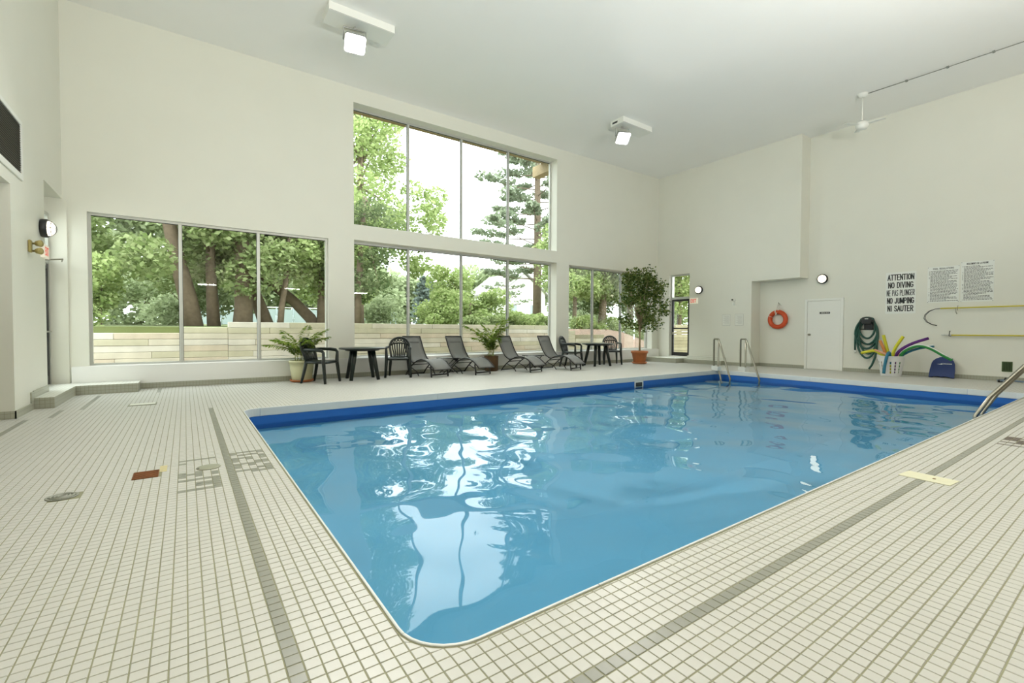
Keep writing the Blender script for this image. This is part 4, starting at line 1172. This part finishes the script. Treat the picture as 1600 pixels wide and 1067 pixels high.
def leaf_cloud(blobs, size, seed, mats, flat=.25, shell=.55):
    """many small leaf blades gathered in ellipsoids"""
    rg = np.random.default_rng(seed); C_ = []; 
    for (cx, cy_, cz, rx, ry, rz, n) in blobs:
        d = rg.normal(size=(n, 3)); d /= np.linalg.norm(d, axis=1)[:, None]
        r = rg.uniform(shell**3, 1, n)**(1/3)*(1+rg.normal(0, .08, n))
        C_.append(np.array([cx, cy_, cz])+d*r[:, None]*np.array([rx, ry, rz]))
    C_ = np.concatenate(C_); n = len(C_)
    a = rg.normal(size=(n, 3)); a[:, 2] *= .6; a /= np.linalg.norm(a, axis=1)[:, None]
    b = rg.normal(size=(n, 3)); b -= a*(a*b).sum(1)[:, None]; b /= np.linalg.norm(b, axis=1)[:, None]
    s_ = size*rg.uniform(.6, 1.3, n)[:, None]
    V = np.stack([C_-a*s_*.5, C_+b*s_*.30, C_+a*s_*.5, C_-b*s_*.30], 1).reshape(-1, 3)
    Fc = np.arange(n*4).reshape(-1, 4)
    return np_mesh('leaves', V, Fc, mats)
def ficus():
    t = thing('potted_ficus', 'tall potted ficus tree in terracotta pot near exit door', 'plant', (12.78, 10.50, 0))
    MB().lathe([(.19, .03), (.20, .05), (.255, .36), (.285, .36), (.29, .44), (.265, .44), (.25, .37)], capt=False).build('pot', TERRA, t)
    MB().lathe([(.20, 0), (.25, .02), (.26, .06), (.24, .06), (.21, .02)], capt=False).build('saucer', TERRA, t)
    MB().lathe([(.25, .38), (0, .40)], capb=False).build('soil', SOIL, t)
    MB().tube([(0, 0, .36), (.02, .01, .8), (-.02, 0, 1.2), (.03, .02, 1.7), (.02, 0, 2.3)], [.035, .03, .028, .022, .012], 8).build('trunk', FBARK, t)
    rd = random.Random(6)
    blobs = []
    for k in range(72):
        a = rd.uniform(0, 2*PI); z = rd.uniform(1.25, 3.15); rm = 1.15*math.sin(PI*min(1, max(.1, (z-.85)/2.6)))**.7
        r = rm*math.sqrt(rd.uniform(.03, 1)); s_ = rd.uniform(.16, .30)
        if abs(z-2.2) > .75 and rd.random() < .25: continue
        blobs.append((r*math.cos(a)*.98, r*math.sin(a)*.5-.12, z, s_, s_, s_*.9, 62))
    for (x, y, z, *_q) in blobs[:30]:
        z0 = rd.uniform(1.0, 1.6)
        MB().tube([(0, 0, min(z0, z-.1)), (x*.45, y*.45, (z0+z)/2), (x, y, z)], [.013, .009, .004], 5).build('branch', FBARK, t)
    link('leaves', leaf_cloud(blobs, .10, 5, LEAF_FIC, shell=.2), t)
ficus()

# ================================================================== OUTDOORS
def terrain():
    def hgt(x, y):
        s_ = min(1, max(0, (21.5-x)/4.5))
        up = 1.16*s_+.05
        if y < 15.62 and x < 13.4: return -.02
        if y < 14.45: return -.02+.0*x
        k = min(1, max(0, (y-14.4)/1.0)) if x >= 13.4 else 1
        return -.02+k*up+max(0, (y-15.6))*.012
    xs = [-30, -20, -12, -8, -4, 0, 4, 8, 12, 13.35, 13.45, 15, 16.5, 17.5, 18.5, 19.5, 20.5, 21.5, 24, 28, 34, 45, 70]
    ys = [11.5, 13, 14.4, 14.46, 15.0, 15.45, 15.61, 15.63, 17, 19, 22, 26, 32, 42, 60, 90]
    mb = MB(); vs = [(x, y, hgt(x, y)) for x in xs for y in ys]; ny = len(ys)
    fs = [(i*ny+j, (i+1)*ny+j, (i+1)*ny+j+1, i*ny+j+1) for i in range(len(xs)-1) for j in range(ny-1)]
    mb.add(vs, fs)
    for q, f in enumerate(fs):
        c = [sum(vs[i][k] for i in f)/4 for k in range(3)]
        if (c[1] < 17.5 and c[0] > 13.2) or c[1] < 15.6: mb.m[q] = 1
    structure(mb.build('ground', [GRASS, MULCH]))
    structure(MB().box(15.6, 60, -20, 11.6, -.3, -.02).build('ground_side', MULCH))
terrain()
TIMBERD = [mat('darkened_timber_%d' % i, c, .9, noise=.35, nscale=2.2, bump=.3, bscale=30) for i, c in enumerate([(.22, .20, .11, 1), (.26, .24, .14, 1)])]  # timber colours darkened to offset the bright open sky
def timber_wall(segs, y, label, lo=0, th=.14, seed=1, mats=TIMBER):
    t = thing('timber_retaining_wall', label, 'retaining wall', (0, y, 0))
    rd = random.Random(seed); hgt = .168
    for (x0, x1, ztop) in segs:
        z = ztop; row = 0
        while z > lo+.01:
            zb = max(lo-.02, z-hgt+.006)
            x = x0; off = rd.uniform(.6, 2.2)
            first = True
            while x < x1-.02:
                l_ = off if first else rd.uniform(2.2, 2.6); first = False
                e = min(x+l_, x1)
                if x1-e < .3: e = x1
                dy = rd.uniform(-.006, .006)
                MB().bbox(x+.003, e-.003, dy, th+dy, zb, z, .007).build('timber', rd.choice(mats), t)
                x = e
            z -= hgt; row += 1
    return t
timber_wall([(-7.0, -.09, 1.03), (-.09, 1.0, 1.19), (1.0, 13.35, 1.345)], 15.5, 'long weathered timber retaining wall outside the low windows')
timber_wall([(12.75, 13.33, 1.12), (13.33, 15.04, .96)], 14.3, 'short stepped timber wall outside the window behind the ficus', seed=5, mats=[TIMBER[2], TIMBERD[1]])
timber_wall([(19.5, 27, 1.45)], 14.8, 'timber wall outside seen through the exit door glass', seed=9, mats=TIMBERD)

def limb(mb, pts, r0, r1, n=9):
    mb.tube(pts, [r0+(r1-r0)*k/(len(pts)-1) for k in range(len(pts))], n)
def tree(name, label, base, trunkpts, r0, r1, blobs, size, m, seed, branches=6, cat='tree', group=None, bark=BARK, shell=.55):
    t = thing(name, label, cat, base, 0, group)
    mb = MB(); limb(mb, trunkpts, r0, r1); mb.build('trunk', bark, t)
    rd = random.Random(seed); top = Vector(trunkpts[-1]); mid = Vector(trunkpts[-2])
    for k in range(min(branches, len(blobs))):
        b = blobs[k]; e = Vector(b[:3]); s0 = mid.lerp(top, rd.random())
        q = MB(); limb(q, [s0, s0.lerp(e, .5)+Vector((0, 0, .15)), e], r1*.6, r1*.12, 6); q.build('branch', bark, t)
    link('leaves', leaf_cloud(blobs, size, seed, m, shell=shell), t)
    return t
def blobs_in(rd, n, x, y, z, s_, cnt, flat=.8):
    n = int(n*1.35); cnt = int(cnt*2.1)
    return [(rd.uniform(*x), rd.uniform(*y), rd.uniform(*z), q, q, q*flat, cnt) for q in [rd.uniform(*s_) for _ in range(n)]]
rd = random.Random(77)
G1 = 'large maples beyond the timber wall'
# maples behind the low left window (label by trunk)
tree('maple_tree', 'maple with thick single trunk left of the leaning trunks', (.15, 20.5, 1.2), [(0.1, 0, -.1), (-.05, 0, 1.0), (-.35, 0, 2.4), (-.7, .2, 4.5), (-.9, .3, 6.5)], .34, .16,
     blobs_in(rd, 26, (-4.6, 1.2), (-2.2, 2.5), (2.1, 7.0), (.8, 1.4), 260), .215, LEAF_MAPLE, 1, 8, group=G1)
tree('maple_tree', 'maple with slim upright trunk between the thick trunks', (.9, 21.0, 1.2), [(0, 0, -.1), (-.05, 0, 1.2), (-.1, 0, 2.6), (.1, .2, 5)], .24, .12,
     blobs_in(rd, 14, (-1.3, 1.5), (-1.5, 2.2), (1.9, 6.0), (.7, 1.2), 260), .215, LEAF_MAPLE, 2, 6, group=G1)
tree('maple_tree', 'maple with the thickest dark upright trunk in the left window', (1.85, 20.6, 1.2), [(-.05, 0, -.1), (0, 0, .8), (.0, 0, 2.2), (-.1, 0, 4.4), (0, .2, 6)], .36, .20,
     blobs_in(rd, 16, (-1.6, 2.0), (-1.2, 2.5), (2.3, 6.5), (.8, 1.3), 260), .215, LEAF_MAPLE, 3, 6, group=G1)
tree('maple_tree', 'maple with forked trunk crossing behind the thick dark trunk', (2.25, 21.4, 1.2), [(.55, 0, -.1), (.30, 0, .7), (-.05, 0, 1.7), (-.45, 0, 2.9), (-.8, .2, 4.6)], .30, .15,
     blobs_in(rd, 12, (-2.2, 1.2), (-1.0, 2.2), (3.0, 6.6), (.8, 1.3), 240), .215, LEAF_DARK, 4, 5, group=G1)
tree('maple_tree', 'maple with strongly leaning trunk nearest the pillar', (4.55, 21.8, 1.2), [(.25, 0, -.1), (-.05, 0, .45), (-.7, 0, 1.15), (-1.7, 0, 2.0), (-2.6, .1, 3.1)], .27, .17,
     blobs_in(rd, 12, (-3.2, .6), (.2, 2.4), (3.2, 6.6), (.8, 1.3), 240), .215, LEAF_MAPLE, 5, 5, group=G1)
tree('maple_tree', 'maple with paired slender trunks in front of the leaning one', (3.0, 20.2, 1.2), [(.05, 0, -.1), (.12, 0, .8), (.30, 0, 2.0), (.45, .1, 3.6)], .13, .08,
     blobs_in(rd, 12, (-.4, 2.6), (-.6, 1.8), (2.5, 6.0), (.7, 1.1), 230), .19, LEAF_LIME, 6, 5, group=G1)
tree('maple_tree', 'maple with short dark trunk at the right edge of low left window', (4.95, 21.3, 1.2), [(0, 0, -.1), (0, 0, 1.0), (.05, 0, 2.4), (.1, 0, 4.4)], .30, .18,
     blobs_in(rd, 14, (-1.4, 2.2), (-1.0, 2.5), (1.7, 6.3), (.8, 1.3), 250), .215, LEAF_LIME, 7, 6, group=G1)
tree('leafy_bush', 'pale green leafy bush above the lowest part of the timber wall', (-2.1, 18.6, 1.15), [(0, 0, -.1), (0, 0, .4), (.05, 0, .9)], .06, .03,
     blobs_in(rd, 16, (-1.7, .9), (-.8, .8), (.2, 2.3), (.35, .65), 170), .15, LEAF_LIME, 8, 6, cat='bush')
tree('leafy_bush', 'small pale bush showing between the slim and thick maple trunks', (.2, 24.5, 1.25), [(0, 0, -.1), (0, 0, .5), (.05, 0, 1.0)], .06, .03,
     blobs_in(rd, 14, (-1.4, 2.2), (-.6, .6), (.3, 2.4), (.5, .8), 140), .18, LEAF_PALE, 9, 6, cat='bush')
tree('leafy_bush', 'far pale bush low behind the thick single maple trunk', (-1.6, 27.0, 1.3), [(0, 0, -.1), (0, 0, .5), (.05, 0, 1.0)], .06, .03,
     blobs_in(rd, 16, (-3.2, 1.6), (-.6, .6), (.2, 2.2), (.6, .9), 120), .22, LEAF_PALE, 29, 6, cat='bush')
# high window, left: tall light tree
tree('lime_tree', 'tall yellow green tree filling the left of the high window', (8.2, 24.0, 1.25), [(-.9, 0, -.1), (-.9, 0, 2.5), (-.8, 0, 6), (-.8, 0, 9.5)], .28, .12,
     blobs_in(rd, 26, (-2.2, 1.6), (-1.6, 1.6), (3.6, 13.0), (.8, 1.4), 260)+blobs_in(rd, 9, (1.6, 3.7), (-1.2, 1.2), (3.2, 8.0), (.5, .85), 130), .22, LEAF_LIME, 10, 10)
tree('loose_tree', 'loose dark leaved tree hanging over the mid left pane', (6.6, 19.8, 1.25), [(-.6, 0, -.1), (-.6, 0, 1.5), (-.5, 0, 3.2), (-.3, 0, 5.5)], .16, .08,
     blobs_in(rd, 16, (-1.5, 1.2), (-1, 1), (1.3, 5.0), (.5, .85), 120), .17, LEAF_DARK, 11, 8)
# pine at right of the high window
def pine(label, base, h_, rmax, seed, m, z0=2.0, n=46, cnt=70, tr=.3, size=.24, name='pine_tree'):
    t = thing(name, label, 'tree', base)
    MB().tube([(0, 0, -.1), (.05, 0, h_*.3), (0, 0, h_*.65), (.05, 0, h_)], [tr, tr*.85, tr*.55, .05], 9).build('trunk', BARK, t)
    rd_ = random.Random(seed); blobs = []
    for k in range(n):
        z = z0+(h_-z0)*k/n; a = k*2.4+rd_.uniform(-.3, .3); r = rmax*(1-.72*(z-z0)/(h_-z0))*rd_.uniform(.55, 1.05)
        e = Vector((r*math.cos(a), r*math.sin(a), z+.18*r))
        q = MB(); limb(q, [(0, 0, z), e*.5+Vector((0, 0, z*.5-.05*r)), e], .045, .012, 5); q.build('branch', BARK, t)
        for f in (.55, .8, 1.0):
            p = Vector((0, 0, z)).lerp(e, f); s_ = .40*rd_.uniform(.7, 1.25)*(rmax/4.0)**.5
            blobs.append((p.x, p.y, p.z+.05, s_*1.25, s_*1.25, s_*.5, cnt//3))
    link('needles', leaf_cloud(blobs, size, seed, m, shell=.3), t)
    return t
pine('tall airy pine with bare trunk at the right of the high window', (18.9, 24.0, 1.1), 18, 5.2, 31, LEAF_PINE, 3.2, 74, 330, size=.27)
pine('small blue grey spruce behind the mid window shrubs', (12.0, 26.0, 1.25), 3.0, 1.05, 32, LEAF_BLUE, .15, 60, 120, .06, .16, 'spruce_tree')
pine('thin bare pine by the far left edge of mid window', (20.6, 30.0, 1.1), 7, 2.4, 35, LEAF_PINE, 2.0, 20, 60, .14)
# shrubs on the terrace seen through the mid window
tree('broad_shrub', 'broad fresh green shrub behind the wall, middle of mid window', (10.5, 18.2, 1.22), [(0, 0, -.1), (0, 0, .5), (.05, 0, 1.2)], .07, .03,
     blobs_in(rd, 24, (-1.9, 1.7), (-.9, .9), (.25, 2.3), (.4, .7), 210), .15, LEAF_LIME, 13, 8, cat='bush')
tree('broad_shrub', 'rounded green shrub between the spruce and the broad shrub', (8.6, 17.4, 1.22), [(0, 0, -.1), (0, 0, .3), (.05, 0, .6)], .05, .02,
     blobs_in(rd, 10, (-.7, .9), (-.5, .5), (.1, .8), (.28, .45), 170), .12, LEAF_LIME, 14, 5, cat='bush')
tree('hedge_shrub', 'low yellowish shrub hanging over timber wall, right of mid window', (12.2, 16.25, 1.22), [(0, 0, -.1), (0, 0, .15), (.05, 0, .3)], .04, .02,
     blobs_in(rd, 20, (-1.2, 1.2), (-.4, .25), (.0, .55), (.22, .36), 170), .10, LEAF_LIME, 15, 5, cat='bush')
tree('hedge_shrub', 'low green shrub hanging over timber wall under the broad shrub', (9.9, 16.2, 1.22), [(0, 0, -.1), (0, 0, .15), (.05, 0, .3)], .04, .02,
     blobs_in(rd, 16, (-1.0, 1.1), (-.4, .2), (-.08, .35), (.2, .33), 170), .10, LEAF_MAPLE, 16, 5, cat='bush')
tree('leafy_bush', 'pale rounded bush in front of the blue fence', (9.0, 25.0, 1.25), [(0, 0, -.1), (0, 0, .4), (.05, 0, .8)], .06, .03,
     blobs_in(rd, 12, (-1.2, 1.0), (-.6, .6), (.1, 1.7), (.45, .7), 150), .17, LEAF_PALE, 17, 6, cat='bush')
# right window
tree('birch_tree', 'slim trunked tree at the left of the right window', (16.9, 18.2, 1.1), [(-.05, 0, -.1), (0, 0, 1.5), (.05, 0, 3.4), (.1, 0, 5.4)], .12, .08,
     blobs_in(rd, 18, (-1.6, 1.6), (-1.2, 1.6), (2.2, 5.6), (.6, 1.0), 200), .18, LEAF_LIME, 18, 8)
tree('ash_tree', 'thick trunked tree in the middle of the right window', (19.1, 18.3, .95), [(-.05, 0, -.1), (0, 0, 1.6), (.1, 0, 3.4), (.1, 0, 5.5)], .24, .16,
     blobs_in(rd, 20, (-1.9, 2.0), (-1.2, 1.8), (2.2, 5.8), (.7, 1.1), 210), .18, LEAF_MAPLE, 19, 8)
tree('ash_tree', 'dark trunked tree standing just behind the ficus', (21.1, 18.0, .0), [(0, 0, -.1), (0, 0, 1.6), (.05, 0, 3.6), (.1, 0, 6)], .27, .18,
     blobs_in(rd, 20, (-2.0, 2.0), (-1.2, 2.0), (2.6, 6.6), (.7, 1.1), 210), .18, LEAF_DARK, 20, 8)
tree('leafy_bush', 'yellow green bush at the foot of right window trees', (17.6, 17.4, .95), [(0, 0, -.1), (0, 0, .3), (.05, 0, .5)], .05, .02,
     blobs_in(rd, 14, (-1.3, 1.3), (-.6, .5), (.05, .8), (.28, .5), 170), .13, LEAF_LIME, 21, 5, cat='bush')
tree('leafy_bush', 'bright bush right of the thick trunk in right window', (20.4, 16.9, .25), [(0, 0, -.1), (0, 0, .3), (.05, 0, .5)], .05, .02,
     blobs_in(rd, 14, (-1.2, 2.2), (-.5, .6), (.1, 1.2), (.3, .5), 170), .13, LEAF_LIME, 22, 5, cat='bush')
tree('ash_tree', 'leafy tree outside the exit door', (24.0, 16.8, .2), [(0, 0, -.1), (0, 0, 1.4), (.05, 0, 3.0), (.1, 0, 5)], .16, .10,
     blobs_in(rd, 24, (-2.4, 2.4), (-1.4, 1.4), (1.5, 5.8), (.6, 1.0), 220), .18, LEAF_LIME, 23, 8)
# far tree belt
far = [(-16, 40, 8, 'left'), (-8, 42, 9, 'b'), (-1, 41, 8.5, 'c'), (7, 43, 7.5, 'd'), (15, 52, 6.0, 'e'), (23, 55, 5.5, 'f'), (31, 46, 6, 'g'), (41, 44, 9, 'h'), (52, 40, 10, 'i')]
FL = ['far pale tree at left end of the distant tree belt', 'far pale tree second from left in distant belt', 'far pale tree behind the thick maple trunks', 'far pale tree behind the blue fence', 'far low tree behind the blue spruce', 'far low tree left of the white house',
      'far tree right of the white house', 'far tree behind the slim trunk of right window', 'far tree at the right end of distant tree belt']
for (x, y, h_, _), lb in zip(far, FL):
    r_ = random.Random(int(x*7+y))
    tree('distant_tree', lb, (x, y, 1.5), [(0, 0, -.3), (0, 0, 1.5), (.1, 0, 3), (.1, 0, h_*.6)], .25, .12,
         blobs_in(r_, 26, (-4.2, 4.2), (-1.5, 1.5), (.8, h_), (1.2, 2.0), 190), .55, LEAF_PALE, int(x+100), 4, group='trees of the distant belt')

# fence, house
BLUEF = mat('pale_blue_fence', (.36, .43, .44, 1), .6)
t = thing('court_fence', 'pale blue slatted court fence beyond the trees', 'fence', (0, 33.0, 1.35))
for k in range(13): MB().tube([(.8+k*1.0, 0, -.1), (.8+k*1.0, 0, 1.25)], .035, 6).build('post', BLUEF, t)
for k in range(12):
    MB().box(.84+k*1.0, 1.76+k*1.0, -.01, .01, .1, 1.1).build('panel', BLUEF, t)
MB().tube([(.8, 0, 1.2), (12.8, 0, 1.2)], .03, 6).build('top_rail', WHITE, t)
t = thing('white_house', 'white gabled house far behind the pine trunk', 'house', (26.8, 36, 1.4))
HW = mat('house_siding', (.80, .79, .74, 1), .7, noise=.05, nscale=2)
MB().box(-2.6, 2.6, 0, 6, -.3, 3.4).add([(-2.6, 0, 3.4), (2.6, 0, 3.4), (0, 0, 5.2), (-2.6, 6, 3.4), (2.6, 6, 3.4), (0, 6, 5.2)], [(0, 1, 2), (3, 5, 4)]).build('wall', HW, t)
RF = mat('roof_grey', (.30, .29, .28, 1), .8)
MB().add([(-2.9, -.3, 3.15), (0, -.3, 5.3), (0, 6.3, 5.3), (-2.9, 6.3, 3.15), (-2.9, -.3, 3.3), (0, -.3, 5.45), (0, 6.3, 5.45), (-2.9, 6.3, 3.3)], [(0, 1, 2, 3), (4, 7, 6, 5), (0, 4, 5, 1), (1, 5, 6, 2), (2, 6, 7, 3), (3, 7, 4, 0)]).build('roof_slope', RF, t)
MB().add([(2.9, -.3, 3.15), (0, -.3, 5.3), (0, 6.3, 5.3), (2.9, 6.3, 3.15), (2.9, -.3, 3.3), (0, -.3, 5.45), (0, 6.3, 5.45), (2.9, 6.3, 3.3)], [(3, 2, 1, 0), (5, 6, 7, 4), (1, 5, 4, 0), (2, 6, 5, 1), (3, 7, 6, 2), (0, 4, 7, 3)]).build('roof_slope', RF, t)
for x in (-1.3, 1.1):
    w_ = MB().box(x-.45, x+.45, -.06, 0, 1.0, 2.3).build('window', WHITE, t)
    MB().box(x-.38, x+.38, -.07, -.06, 1.07, 2.23).build('pane', mat('far_glass', (.25, .29, .30, 1), .2), w_)
